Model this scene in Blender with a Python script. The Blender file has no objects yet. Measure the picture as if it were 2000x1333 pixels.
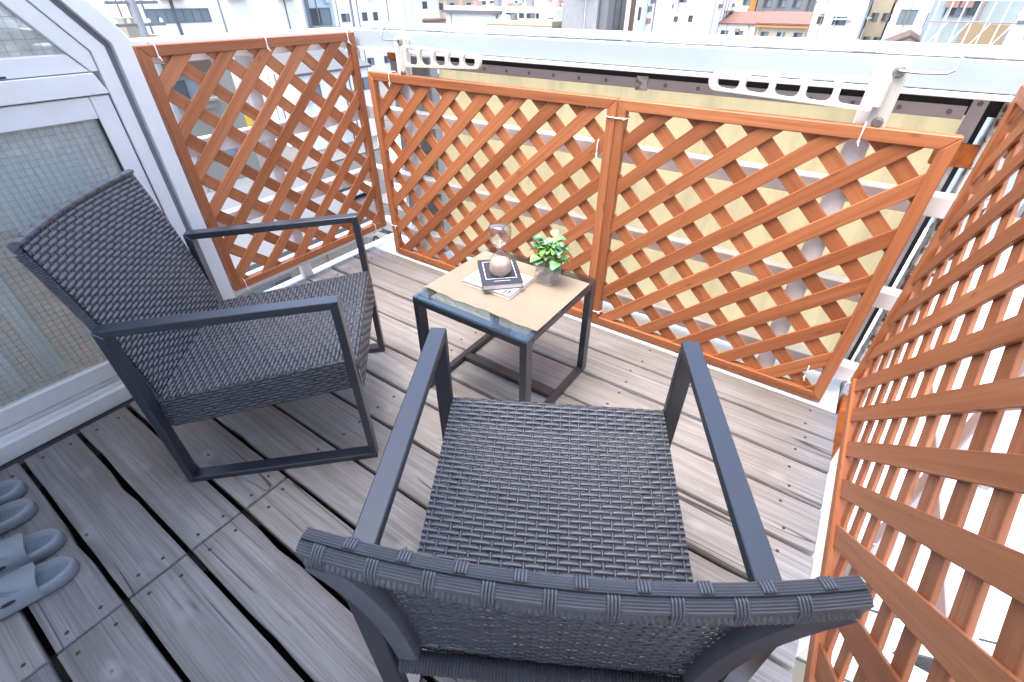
import bpy, bmesh, math, random
from mathutils import Vector, Matrix, Euler
random.seed(7)
R = math.radians
scene = bpy.context.scene
COL = scene.collection

# ------------------------------------------------------------------ camera
cam_d = bpy.data.cameras.new('camera'); cam = bpy.data.objects.new('camera', cam_d); COL.objects.link(cam)
cam_d.sensor_width = 36.0; cam_d.lens = 906.3 / 2000 * 36.0
cam_d.clip_start = 0.02; cam_d.clip_end = 3000
YAW, PITCH, ROLL = -0.60226, 0.640375, 0.00127
fwd = Vector((math.sin(YAW) * math.cos(PITCH), math.cos(YAW) * math.cos(PITCH), -math.sin(PITCH)))
rt = Vector((math.cos(YAW), -math.sin(YAW), 0)); up = rt.cross(fwd)
rt2 = rt * math.cos(ROLL) + up * math.sin(ROLL); up2 = -rt * math.sin(ROLL) + up * math.cos(ROLL)
mw = Matrix((rt2, up2, -fwd)).transposed().to_4x4(); mw.translation = (0, 0, 1.18)
cam.matrix_world = mw
scene.camera = cam
scene.render.resolution_x = 1024; scene.render.resolution_y = 682

# ------------------------------------------------------------------ world, sun, exposure
SUN_EL, SUN_AZ = R(72), R(200)          # azimuth clockwise from +Y
world = bpy.data.worlds.new('World'); scene.world = world; world.use_nodes = True
wn = world.node_tree.nodes; wl = world.node_tree.links
bg = wn['Background']; sky = wn.new('ShaderNodeTexSky'); sky.sky_type = 'NISHITA'; sky.sun_disc = False
sky.sun_elevation = SUN_EL; sky.sun_rotation = SUN_AZ; sky.air_density = 1.0; sky.dust_density = 3.4; sky.ozone_density = 0.4
wl.new(sky.outputs[0], bg.inputs[0]); bg.inputs[1].default_value = 0.15
sun_d = bpy.data.lights.new('sun', 'SUN'); sun_d.energy = 0.75; sun_d.angle = R(50); sun_d.color = (1.0, 0.96, 0.91)
sun = bpy.data.objects.new('sun', sun_d); COL.objects.link(sun)
sdir = Vector((math.sin(SUN_AZ) * math.cos(SUN_EL), math.cos(SUN_AZ) * math.cos(SUN_EL), math.sin(SUN_EL)))
sun.rotation_euler = sdir.to_track_quat('Z', 'Y').to_euler(); sun.location = (0, 4, 14)
vs = scene.view_settings; vs.view_transform = 'Standard'; vs.look = 'None'; vs.exposure = 2.45; vs.gamma = 1.0; vs.use_curve_mapping = False

# ------------------------------------------------------------------ materials
MAT = {}
def new_mat(name):
    m = bpy.data.materials.new(name); m.use_nodes = True; nt = m.node_tree
    b = nt.nodes['Principled BSDF']; MAT[name] = m
    return m, nt, b
def N(nt, t, **k):
    n = nt.nodes.new(t)
    for a, v in k.items(): setattr(n, a, v)
    return n
def mixrgb(nt, a, b, fac, mode='MIX'):
    n = nt.nodes.new('ShaderNodeMix'); n.data_type = 'RGBA'; n.blend_type = mode
    for s, v in ((6, a), (7, b), (0, fac)):
        if hasattr(v, 'is_output'): nt.links.new(v, n.inputs[s])
        elif s == 0: n.inputs[0].default_value = v
        else: n.inputs[s].default_value = (*v, 1) if len(v) == 3 else v
    return n.outputs[2]
def ramp(nt, src, stops):
    n = nt.nodes.new('ShaderNodeValToRGB'); cr = n.color_ramp
    while len(cr.elements) < len(stops): cr.elements.new(0.5)
    for e, (p, c) in zip(cr.elements, stops):
        e.position = p; e.color = (c, c, c, 1) if not hasattr(c, '__len__') else (*c, 1)
    nt.links.new(src, n.inputs[0]); return n.outputs[0]
def objcoord(nt, scale=(1, 1, 1), rnd=True):
    tc = N(nt, 'ShaderNodeTexCoord'); mp = N(nt, 'ShaderNodeMapping'); mp.inputs['Scale'].default_value = scale
    nt.links.new(tc.outputs['Object'], mp.inputs[0])
    if rnd:
        oi = N(nt, 'ShaderNodeObjectInfo'); mu = N(nt, 'ShaderNodeVectorMath', operation='SCALE')
        cx = N(nt, 'ShaderNodeCombineXYZ')
        for i in range(3): nt.links.new(oi.outputs['Random'], cx.inputs[i])
        mu.inputs['Scale'].default_value = 37.0; nt.links.new(cx.outputs[0], mu.inputs[0]); nt.links.new(mu.outputs[0], mp.inputs['Location'])
    return mp.outputs[0]
def noise(nt, vec, scale, detail=4, rough=.55, dist=0.0):
    n = N(nt, 'ShaderNodeTexNoise'); n.inputs['Scale'].default_value = scale; n.inputs['Detail'].default_value = detail
    n.inputs['Roughness'].default_value = rough; n.inputs['Distortion'].default_value = dist
    nt.links.new(vec, n.inputs['Vector']); return n.outputs[0]
def bump(nt, b, h, strength, dist=.002):
    n = N(nt, 'ShaderNodeBump'); n.inputs['Strength'].default_value = strength; n.inputs['Distance'].default_value = dist
    nt.links.new(h, n.inputs['Height']); nt.links.new(n.outputs[0], b.inputs['Normal'])
def simple(name, col, rough=.5, metal=0., var=.0, vscale=6., spec=.5, bmp=0., bscale=80.):
    m, nt, b = new_mat(name)
    b.inputs['Roughness'].default_value = rough; b.inputs['Metallic'].default_value = metal
    b.inputs['Specular IOR Level'].default_value = spec
    b.inputs['Base Color'].default_value = (*col, 1)
    if var > 0:
        v = objcoord(nt); n1 = noise(nt, v, vscale, 6, .65)
        f = ramp(nt, n1, [(.35, 1 - var), (.68, 1.0)])
        c = mixrgb(nt, col, f, 1.0, 'MULTIPLY'); nt.links.new(c, b.inputs['Base Color'])
    if bmp > 0:
        v = objcoord(nt, rnd=False); bump(nt, b, noise(nt, v, bscale, 3), bmp)
    return m
def wood_stain(name, dark, light, rough=.5):
    m, nt, b = new_mat(name)
    v = objcoord(nt, (1.6, 60, 60)); g = noise(nt, v, 1.0, 6, .68, .8)
    v2 = objcoord(nt, (1, 5, 5)); g2 = noise(nt, v2, 1.6, 3, .5)
    c = mixrgb(nt, dark, light, ramp(nt, g, [(.3, 0), (.72, 1)]))
    c = mixrgb(nt, c, (.85, .72, .6), ramp(nt, g2, [(.45, 0), (.8, .55)]), 'MULTIPLY')
    oi = N(nt, 'ShaderNodeObjectInfo')
    c = mixrgb(nt, c, ramp(nt, oi.outputs['Random'], [(0, (.74, .70, .66)), (.5, (.95, .95, .95)), (1, (1.10, 1.14, 1.20))]), 1.0, 'MULTIPLY')
    vk = objcoord(nt, (1.0, 3.0, 3.0)); vo = N(nt, 'ShaderNodeTexVoronoi'); vo.inputs['Scale'].default_value = 7.0
    nt.links.new(vk, vo.inputs['Vector'])
    k = ramp(nt, vo.outputs['Distance'], [(.05, 1), (.13, 0)])
    c = mixrgb(nt, c, (.16, .05, .02), mixrgb(nt, (0, 0, 0), k, .55))
    nt.links.new(c, b.inputs['Base Color']); b.inputs['Roughness'].default_value = rough
    bump(nt, b, g, .25, .001)
    return m
wood_stain('lattice_wood', (.315, .098, .035), (.51, .192, .075))
def deck_mat():
    m, nt, b = new_mat('deck_wood')
    vw = objcoord(nt, (.55, 7, 7)); w = noise(nt, vw, 1.0, 3, .5)               # slow warping of the grain
    v = objcoord(nt, (1.2, 70, 70)); 
    vm = N(nt, 'ShaderNodeVectorMath', operation='ADD'); sc = N(nt, 'ShaderNodeVectorMath', operation='SCALE'); sc.inputs['Scale'].default_value = 9.0
    cmb = N(nt, 'ShaderNodeCombineXYZ'); nt.links.new(w, cmb.inputs[1]); nt.links.new(cmb.outputs[0], sc.inputs[0])
    nt.links.new(v, vm.inputs[0]); nt.links.new(sc.outputs[0], vm.inputs[1])
    g = noise(nt, vm.outputs[0], 1.0, 5, .62)
    fine = noise(nt, objcoord(nt, (2.5, 210, 210)), 1.0, 4, .75)
    blot = noise(nt, objcoord(nt, (2.2, 5, 5)), 1.3, 6, .62)
    c = mixrgb(nt, (.205, .197, .190), (.385, .375, .364), ramp(nt, g, [(.25, 0), (.7, 1)]))
    c = mixrgb(nt, c, (.55, .53, .515), ramp(nt, fine, [(.47, 0), (.68, .8)]), 'MULTIPLY')
    c = mixrgb(nt, c, (.220, .198, .175), ramp(nt, blot, [(.44, 0), (.70, .75)]))
    c = mixrgb(nt, c, (.41, .40, .42), ramp(nt, noise(nt, objcoord(nt, (4, 14, 14)), 1.0, 5, .7), [(.60, 0), (.8, .6)]))
    # long drying cracks that follow the grain
    vc = objcoord(nt, (.42, 11, 11)); cr = noise(nt, vc, 1.0, 2, .4, .1)
    crk = ramp(nt, cr, [(.490, 0), (.5, 1), (.508, 0)])
    msk = ramp(nt, noise(nt, objcoord(nt, (2.0, 4, 4)), 1.0, 2), [(.50, 0), (.56, 1)])
    ck = mixrgb(nt, (0, 0, 0), crk, msk)
    c = mixrgb(nt, c, (.045, .04, .04), ck)
    # knots
    vo = N(nt, 'ShaderNodeTexVoronoi'); vo.inputs['Scale'].default_value = 4.2; nt.links.new(objcoord(nt, (1, 1.5, 1.5)), vo.inputs['Vector'])
    hal = ramp(nt, vo.outputs['Distance'], [(.05, 1), (.16, 0)])
    c = mixrgb(nt, c, (.47, .45, .45), mixrgb(nt, (0, 0, 0), hal, .5))
    k = ramp(nt, vo.outputs['Distance'], [(.028, 1), (.045, 0)])
    c = mixrgb(nt, c, (.075, .06, .055), mixrgb(nt, (0, 0, 0), k, .9))
    oi = N(nt, 'ShaderNodeObjectInfo')
    c = mixrgb(nt, c, ramp(nt, oi.outputs['Random'], [(0, (.76, .75, .77)), (1, (1.16, 1.12, 1.08))]), 1.0, 'MULTIPLY')
    nt.links.new(c, b.inputs['Base Color']); b.inputs['Roughness'].default_value = .75; b.inputs['Specular IOR Level'].default_value = .3
    hh = mixrgb(nt, g, (0, 0, 0), ck); hh = mixrgb(nt, hh, fine, .35)
    bump(nt, b, hh, .7, .003)
deck_mat()
simple('wicker', (.092, .097, .114), .38, 0, .25, 25, .8)
simple('wicker_binding', (.10, .104, .118), .40, 0, .15, 25, .8)
simple('frame_metal', (.022, .027, .039), .30, 0, .10, 9, .5, .02, 300)
MAT['frame_metal'].node_tree.nodes['Principled BSDF'].inputs['IOR'].default_value = 1.8
simple('white_paint', (.85, .85, .85), .4, 0, .10, 5, .5, .05, 40)
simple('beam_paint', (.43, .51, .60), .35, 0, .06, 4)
simple('white_plastic', (.60, .58, .51), .35)
simple('zip_tie', (.84, .82, .80), .35)
simple('aluminium', (.60, .60, .61), .42, .55, .10, 8)
simple('sash', (.78, .78, .785), .38, .15, .06, 6)
simple('gasket', (.022, .022, .024), .7)
simple('bolt_steel', (.35, .33, .30), .4, .8, .3, 60)
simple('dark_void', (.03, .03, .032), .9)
simple('joist', (.05, .045, .042), .9, 0, .3, 6)
simple('screw', (.065, .04, .032), .7)
simple('slipper_foam', (.235, .262, .288), .6, 0, .05, 20, .35, .06, 500)
simple('slipper_foot', (.165, .215, .262), .65, 0, .05, 20, .3)
simple('mat_beige', (.335, .275, .198), .45, 0, .12, 9, .4, .12, 900)
simple('book_cover_dark', (.040, .048, .066), .4)
simple('book_print', (.82, .83, .84), .5)
simple('paper', (.78, .74, .70), .8)
simple('book_cover_pale', (.80, .70, .66), .5)
simple('sand', (.66, .50, .42), .9, 0, .12, 60)
simple('moss', (.19, .19, .19), .95, 0, .5, 120, .2, .8, 200)
simple('stem', (.14, .22, .06), .6)
simple('curtain', (.84, .86, .85), .9)
simple('floor_indoor', (.33, .22, .13), .45, 0, .3, 5)
simple('interior_wall', (.78, .78, .76), .8)
simple('groove_shade', (.20, .20, .22), .6)  # shade of the shadow gap put into a darker grey than the sash
def leaf_mat():
    m, nt, b = new_mat('leaf')
    oi = N(nt, 'ShaderNodeObjectInfo')
    tone = ramp(nt, oi.outputs['Random'], [(0, (.05, .19, .10)), (.35, (.10, .28, .14)), (.6, (.22, .45, .08)), (1, (.48, .66, .20))])
    n1 = noise(nt, objcoord(nt), 60, 3)
    c = mixrgb(nt, tone, (.62, .72, .42), ramp(nt, n1, [(.56, 0), (.66, .6)]))
    nt.links.new(c, b.inputs['Base Color']); b.inputs['Roughness'].default_value = .32
leaf_mat()
def cream():
    m, nt, b = new_mat('cream_panel')
    v = objcoord(nt, (2.2, 2.2, .3)); n1 = noise(nt, v, 4.0, 6, .65); n2 = noise(nt, objcoord(nt), 30, 4)
    c = mixrgb(nt, (.86, .67, .34), (.89, .72, .39), n2)
    c = mixrgb(nt, c, (.66, .54, .29), ramp(nt, n1, [(.48, 0), (.68, .9)]))
    nt.links.new(c, b.inputs['Base Color']); b.inputs['Roughness'].default_value = .6
    tl = N(nt, 'ShaderNodeBsdfTranslucent'); nt.links.new(c, tl.inputs[0]); mx = N(nt, 'ShaderNodeMixShader'); mx.inputs[0].default_value = .55
    nt.links.new(b.outputs[0], mx.inputs[1]); nt.links.new(tl.outputs[0], mx.inputs[2]); nt.links.new(mx.outputs[0], nt.nodes['Material Output'].inputs['Surface'])
cream()
def rust():
    m, nt, b = new_mat('peeling_paint')
    n1 = noise(nt, objcoord(nt, rnd=False), 14, 8, .7)
    f = ramp(nt, n1, [(.50, 0), (.56, 1)])
    r = mixrgb(nt, (.20, .075, .03), (.07, .04, .03), noise(nt, objcoord(nt, rnd=False), 40, 4))
    c = mixrgb(nt, (.74, .73, .70), r, f)
    nt.links.new(c, b.inputs['Base Color']); b.inputs['Roughness'].default_value = .75; bump(nt, b, n1, .5, .004)
    m, nt, b = new_mat('rust_orange')
    n1 = noise(nt, objcoord(nt, rnd=False), 22, 8, .7)
    c = mixrgb(nt, (.50, .13, .02), (.17, .05, .02), ramp(nt, n1, [(.4, 0), (.7, 1)]))
    nt.links.new(c, b.inputs['Base Color']); b.inputs['Roughness'].default_value = .9; bump(nt, b, n1, .6, .004)
rust()
def concrete(name, c0, c1):
    m, nt, b = new_mat(name)
    n1 = noise(nt, objcoord(nt, (1, 1, .3), rnd=False), 5, 7, .65)
    nt.links.new(mixrgb(nt, c0, c1, n1), b.inputs['Base Color']); b.inputs['Roughness'].default_value = .9
concrete('old_concrete', (.16, .15, .14), (.42, .41, .39))
concrete('ledge_concrete', (.18, .18, .185), (.40, .40, .40))
def thin_glass(name, tint, refl=1.0, base=.04, extra=0.0, extracol=(.7, .8, .78)):
    m, nt, b = new_mat(name); nt.nodes.remove(b)
    out = nt.nodes['Material Output']
    tr = N(nt, 'ShaderNodeBsdfTransparent'); tr.inputs[0].default_value = (*tint, 1)
    gl = N(nt, 'ShaderNodeBsdfGlossy'); gl.inputs['Roughness'].default_value = .02
    fr = N(nt, 'ShaderNodeLayerWeight'); pw = N(nt, 'ShaderNodeMath', operation='POWER'); pw.inputs[1].default_value = 3.0; nt.links.new(fr.outputs['Facing'], pw.inputs[0])
    mu = N(nt, 'ShaderNodeMath', operation='MULTIPLY_ADD'); mu.inputs[1].default_value = .85; mu.inputs[2].default_value = .04 * refl; nt.links.new(pw.outputs[0], mu.inputs[0])
    mx = N(nt, 'ShaderNodeMixShader'); nt.links.new(mu.outputs[0], mx.inputs[0]); nt.links.new(tr.outputs[0], mx.inputs[1]); nt.links.new(gl.outputs[0], mx.inputs[2])
    o = mx.outputs[0]
    if extra > 0:
        d = N(nt, 'ShaderNodeBsdfDiffuse'); d.inputs[0].default_value = (*extracol, 1)
        m2 = N(nt, 'ShaderNodeMixShader'); m2.inputs[0].default_value = extra; nt.links.new(o, m2.inputs[1]); nt.links.new(d.outputs[0], m2.inputs[2]); o = m2.outputs[0]
    nt.links.new(o, out.inputs['Surface'])
thin_glass('window_glass', (.95, .975, .96), 2.2, extra=.20, extracol=(.84, .86, .85))
thin_glass('table_glass', (.74, .80, .80), 1.3)
thin_glass('vase_glass', (.96, .965, .965), 2.5, extra=.10, extracol=(.85, .86, .86))
thin_glass('clear_glass', (.975, .97, .965), 2.0)
simple('wire', (.22, .23, .225), .5, .2)
# city
for nm, c in dict(city_white=(.86, .85, .83), city_blue=(.46, .53, .58), city_cream=(.47, .41, .31), city_beige=(.27, .245, .20), city_grey=(.17, .17, .175), city_brown=(.11, .07, .05), city_orange=(.45, .21, .06), city_ochre=(.34, .25, .14), roof_grey=(.12, .125, .13), roof_red=(.20, .10, .075), roof_pink=(.34, .20, .165), city_pane=(.06, .075, .085), city_pane_light=(.17, .215, .235), city_dark=(.06, .06, .065), sign_yellow=(.8, .5, .04), sign_orange=(.75, .28, .04), sign_red=(.6, .06, .04), sign_blue=(.12, .32, .55), car_white=(.8, .8, .8), car_red=(.45, .03, .04), car_silver=(.42, .43, .45), tyre=(.02, .02, .02), city_green=(.32, .38, .37), cable=(.03, .05, .05)).items():
    simple(nm, c, .7, 0, .10, .5)
MAT['city_pane'].node_tree.nodes['Principled BSDF'].inputs['Roughness'].default_value = .15
MAT['city_pane_light'].node_tree.nodes['Principled BSDF'].inputs['Roughness'].default_value = .15
concrete('asphalt', (.040, .040, .043), (.085, .085, .088)); concrete('ground_mat', (.10, .098, .095), (.19, .185, .18)); 
simple('road_paint', (.78, .78, .76), .7)

# ------------------------------------------------------------------ mesh helpers
class MB:
    def __init__(s): s.v = []; s.f = []; s.mi = []
    def add(s, vs, fs, mi=0):
        o = len(s.v); s.v += [tuple(p) for p in vs]; s.f += [tuple(i + o for i in f) for f in fs]; s.mi += [mi] * len(fs); return s
    def box(s, c, d, rot=None, mi=0):
        c = Vector(c); h = Vector(d) / 2
        P = [Vector((x, y, z)) for x in (-h.x, h.x) for y in (-h.y, h.y) for z in (-h.z, h.z)]
        if rot is not None: P = [rot @ p for p in P]
        return s.add([c + p for p in P], [(0, 1, 3, 2), (4, 6, 7, 5), (0, 4, 5, 1), (2, 3, 7, 6), (0, 2, 6, 4), (1, 5, 7, 3)], mi)
    def bx(s, x0, x1, y0, y1, z0, z1, mi=0): return s.box(((x0 + x1) / 2, (y0 + y1) / 2, (z0 + z1) / 2), (x1 - x0, y1 - y0, z1 - z0), None, mi)
    def prism(s, poly, fn, d0, d1, mi=0):
        """poly: 2-D points; fn(a, b, d) -> 3-D point"""
        n = len(poly); vs = [fn(a, b, d0) for a, b in poly] + [fn(a, b, d1) for a, b in poly]
        fs = [tuple(range(n - 1, -1, -1)), tuple(range(n, 2 * n))] + [(i, (i + 1) % n, n + (i + 1) % n, n + i) for i in range(n)]
        return s.add(vs, fs, mi)
    def tube(s, path, r, n=8, closed=False, caps=True, mi=0, flat=1.0):
        path = [Vector(p) for p in path]; L = len(path); vs = []; fs = []; prev = None
        for i, p in enumerate(path):
            if closed: t = path[(i + 1) % L] - path[i - 1]
            else: t = path[min(i + 1, L - 1)] - path[max(i - 1, 0)]
            t.normalize()
            if prev is None:
                a = Vector((0, 0, 1)) if abs(t.z) < .9 else Vector((1, 0, 0)); u = t.cross(a).normalized()
            else: u = (prev - t * prev.dot(t)).normalized()
            prev = u; w = t.cross(u); rr = r[i] if hasattr(r, '__len__') else r
            vs += [p + u * rr * math.cos(2 * math.pi * k / n) + w * rr * flat * math.sin(2 * math.pi * k / n) for k in range(n)]
        m = L if closed else L - 1
        for i in range(m):
            j = (i + 1) % L
            fs += [(i * n + k, i * n + (k + 1) % n, j * n + (k + 1) % n, j * n + k) for k in range(n)]
        if caps and not closed: fs += [tuple(range(n - 1, -1, -1)), tuple((L - 1) * n + k for k in range(n))]
        return s.add(vs, fs, mi)
    def lathe(s, prof, n=24, c=(0, 0, 0), mi=0, axis=None):
        c = Vector(c); vs = []; fs = []
        for r, z in prof:
            for k in range(n):
                a = 2 * math.pi * k / n; p = Vector((r * math.cos(a), r * math.sin(a), z))
                if axis is not None: p = axis @ p
                vs.append(c + p)
        for i in range(len(prof) - 1):
            fs += [(i * n + k, i * n + (k + 1) % n, (i + 1) * n + (k + 1) % n, (i + 1) * n + k) for k in range(n)]
        fs += [tuple(range(n - 1, -1, -1)), tuple((len(prof) - 1) * n + k for k in range(n))]
        return s.add(vs, fs, mi)
    def mesh(s, name, mats, smooth=False, bevel=0., segs=1, angle=35):
        me = bpy.data.meshes.new(name); me.from_pydata(s.v, [], s.f)
        mats = mats if isinstance(mats, (list, tuple)) else [mats]
        for m in mats: me.materials.append(MAT[m])
        if len(mats) > 1: me.polygons.foreach_set('material_index', s.mi)
        bm = bmesh.new(); bm.from_mesh(me)
        bmesh.ops.recalc_face_normals(bm, faces=bm.faces)
        if bevel > 0:
            es = [e for e in bm.edges if len(e.link_faces) == 2 and e.calc_face_angle(0) > R(30)]
            bmesh.ops.bevel(bm, geom=es, offset=bevel, segments=segs, profile=.5, affect='EDGES', clamp_overlap=True)
        bm.to_mesh(me); bm.free()
        if smooth:
            me.polygons.foreach_set('use_smooth', [True] * len(me.polygons))
            if angle < 180: me.set_sharp_from_angle(angle=R(angle))
        return me
    def build(s, name, mats, parent=None, **k): return place(name, s.mesh(name, mats, **k), parent)
def place(name, me, parent=None, loc=None, rot=None):
    o = bpy.data.objects.new(name, me); COL.objects.link(o)
    if parent is not None: o.parent = parent
    if loc is not None: o.location = loc
    if rot is not None: o.rotation_euler = rot
    return o
def tag(o, label=None, cat=None, group=None, kind=None):
    if label: o['label'] = label
    if cat: o['category'] = cat
    if group: o['group'] = group
    if kind: o['kind'] = kind
    return o
def thing(name, label, cat, loc=(0, 0, 0), rz=0, group=None):
    o = place(name, None, None, loc, (0, 0, rz)); return tag(o, label, cat, group)
def copy_tree(o, parent=None):
    c = o.copy(); COL.objects.link(c); c.parent = parent
    for ch in list(o.children): copy_tree(ch, c)
    return c
def clip(poly, x0, x1, y0, y1):
    for ax, lim, sg in ((0, x0, 1), (0, x1, -1), (1, y0, 1), (1, y1, -1)):
        out = []
        for i in range(len(poly)):
            a, b = poly[i - 1], poly[i]; da, db = (a[ax] - lim) * sg, (b[ax] - lim) * sg
            if (da >= 0) != (db >= 0):
                t = da / (da - db); out.append((a[0] + t * (b[0] - a[0]), a[1] + t * (b[1] - a[1])))
            if db >= 0: out.append(b)
        poly = out
        if len(poly) < 3: return None
    return poly
# ------------------------------------------------------------------ deck
deck = place('deck', None); tag(deck, 'weathered grey plank deck of the roof terrace', None, None, 'structure')
jm = MB()
for x in (-1.75, -1.07, -.42, .18): jm.bx(x - .045, x + .045, -1.0, 1.60, -.14, -.046)
jm.build('joist', 'joist', deck)
GAPS = [-1.02, -.86, -.70, -.545, -.39, -.245, -.098, .052, .203, .348, .505, .665, .822, .98, 1.145, 1.30, 1.455, 1.612]
screw_me = MB().lathe([(.0001, .0035), (.0035, .0033), (.0048, .0015), (.005, 0)], 8).mesh('screw', 'screw', smooth=True)
def plank(x0, x1, y0, y1, screws):
    L = x1 - x0; W = y1 - y0; rnd = random.Random(int((x0 * 131 + y0 * 977) * 100))
    n = max(4, int(L / .09)); lo = []; hi = []
    for i in range(n + 1):
        x = -L / 2 + L * i / n
        ch = rnd.random() < .05 and 0 < i < n
        lo.append((x, -W / 2 + rnd.uniform(-.0008, .0008) + (rnd.uniform(.003, .007) if ch else 0)))
        ch = rnd.random() < .05 and 0 < i < n
        hi.append((x, W / 2 + rnd.uniform(-.0008, .0008) - (rnd.uniform(.003, .007) if ch else 0)))
    hi.reverse()
    m = MB().prism(lo + hi, lambda a, b, d: (a, b, d), -.038, 0)
    o = m.build('plank', 'deck_wood', deck, bevel=.0028, smooth=True, angle=50)
    o.location = ((x0 + x1) / 2, (y0 + y1) / 2, rnd.uniform(-.0015, .0015))
    o.rotation_euler = (0, 0, rnd.uniform(-.0008, .0008))
    for sx in screws:
        if x0 + .01 < sx < x1 - .01:
            for f in (.24, .76):
                place('screw', screw_me, o, (sx - (x0 + x1) / 2 + rnd.uniform(-.012, .012), -W / 2 + W * f + rnd.uniform(-.008, .008), -.0012))
for i in range(len(GAPS) - 1):
    g = .0066 if GAPS[i] > .3 else .0078
    y0, y1 = GAPS[i] + g * random.uniform(.75, 1.1), GAPS[i + 1] - g * random.uniform(.75, 1.1)
    xr = .292 + random.uniform(-.0015, .0015)
    if y1 < .35:
        plank(-1.815 + random.uniform(-.006, .006), -1.0735, y0, y1, (-1.76, -1.105))
        plank(-1.0665, xr, y0, y1, (-1.03, -.42, .2))
    else:
        plank(-1.815 if y1 < .7 else -2.092 + random.uniform(-.006, .004), xr, y0, y1, (-1.98, -1.07, -.40, .2))
m = MB(); m.bx(-1.872, -1.822, -1.0, .70, -.05, -.016); m.build('edge_board', 'joist', deck)

# own building under the deck
own = thing('terrace_building', 'pale building that carries the terrace deck', 'building')
MB().bx(-2.30, .17, -6, 1.95, -12, -.30).build('wall', 'city_cream', own)
MB().bx(-2.30, -2.155, -.2, 1.95, -.30, -.10).build('left_ledge', 'ledge_concrete', own)
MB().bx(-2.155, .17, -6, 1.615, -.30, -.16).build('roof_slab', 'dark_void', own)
kerb = MB(); kerb.bx(-2.155, .285, 1.617, 1.93, -.16, -.006); kerb.bx(-2.155, -2.098, .72, 1.617, -.16, -.004)
tag(kerb.build('kerb', 'white_paint', bevel=.004), 'white painted steel kerb round the deck edge', None, None, 'structure')
# unseen house added behind the camera, shaped to shade the near deck
hs = thing('shading_house', 'unseen pale house added behind the camera to shade the deck', 'house')
MB().bx(-9.0, 1.2, -7.0, -1.05, -12, 2.6).build('wall', 'white_paint', hs)  # white so that it bounces fill light onto the lattice fronts
MB().bx(-9.0, .7, -1.045, .22, 2.25, 2.4).build('eave', 'white_paint', hs)  # added overhang, sized to darken the deck nearest the camera

# ------------------------------------------------------------------ lattice panels
def lattice(name, label, W, H, loc, rz, m, V, c1, c2, sw=.046, fw=.034):
    t = thing(name, label, 'lattice panel', loc, rz)
    e = fw
    quads = {'top_rail': [(0, H), (W, H), (W - e, H - e), (e, H - e)], 'bottom_rail': [(0, 0), (e, e), (W - e, e), (W, 0)],
             'stile': [(0, 0), (0, H), (e, H - e), (e, e)], 'stile.': [(W, 0), (W - e, e), (W - e, H - e), (W, H)]}
    for nm, q in quads.items():
        vert = nm.startswith('stile'); cx = sum(p[0] for p in q) / 4; cz = sum(p[1] for p in q) / 4
        if vert:
            o = MB().prism([(b - cz, a - cx) for a, b in q], lambda a, b, d: (a, b, d), -.016, .016).build(nm.strip('.'), 'lattice_wood', t, bevel=.0022)
            o.matrix_local = Matrix.Translation((cx, 0, cz)) @ Matrix(((0, 1, 0, 0), (0, 0, 1, 0), (1, 0, 0, 0), (0, 0, 0, 1)))
        else:
            o = MB().prism([(a - cx, b - cz) for a, b in q], lambda a, b, d: (a, d, b), -.016, .016).build(nm, 'lattice_wood', t, bevel=.0022)
            o.location = (cx, 0, cz)
    th = math.atan(m); half = sw / 2 / math.cos(th); rnd = random.Random(len(label))
    for sg, c0, d0, d1 in ((1, c1, -.0085, -.0006), (-1, c2, .0006, .0085)):
        for k in range(-30, 31):
            c = c0 + k * V + rnd.uniform(-.0015, .0015); hw = half * rnd.uniform(.965, 1.03)
            strip = [(-9, -9 * sg * m + c - hw), (9, 9 * sg * m + c - hw), (9, 9 * sg * m + c + hw), (-9, -9 * sg * m + c + hw)]
            p = clip(strip, .012, W - .012, .012, H - .012)
            if not p: continue
            xs = [q[0] for q in p]
            if max(xs) - min(xs) < .035: continue
            cx = (max(xs) + min(xs)) / 2; cz = sum(q[1] for q in p) / len(p)
            ca, sa = math.cos(th * sg), math.sin(th * sg)
            loc2 = [((a - cx) * ca + (b - cz) * sa, -(a - cx) * sa + (b - cz) * ca) for a, b in p]
            # drop near-duplicate points
            q2 = [v for i, v in enumerate(loc2) if math.dist(v, loc2[i - 1]) > 1e-4]
            o = MB().prism(q2, lambda a, b, d: (a, d, b), d0, d1).build('slat', 'lattice_wood', t, bevel=.0013)
            o.location = (cx, 0, cz); o.rotation_euler = (0, -th * sg, 0)
    return t
mL = .906
lattice('lattice_panel', 'wide orange wooden lattice panel behind the side table', 1.232, .898, (-1.921, 1.64, .004), 0, mL, .146, .752 - mL * .789 + .073, .752 + mL * .789 + .073)
lattice('lattice_panel', 'square orange wooden lattice panel below the laundry arm by the rusty column', .916, .898, (-.688, 1.64, .004), 0, mL, .149, .763 - mL * .623 + .0745, .763 + mL * .623 + .0745)
lattice('lattice_panel', 'orange wooden lattice panel beside the glazed sunroom, street behind it', .905, .93, (-2.05, .78, .115), R(90), mL, .149, .891 - mL * .463, .891 + mL * .26)
lattice('lattice_panel', 'long orange wooden lattice panel along the open deck edge, opposite the sunroom', 1.8, .90, (.295, 1.655, .118), R(-90), mL, .1435, .063 - mL * .588, .508 + mL * .9595)

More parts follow.
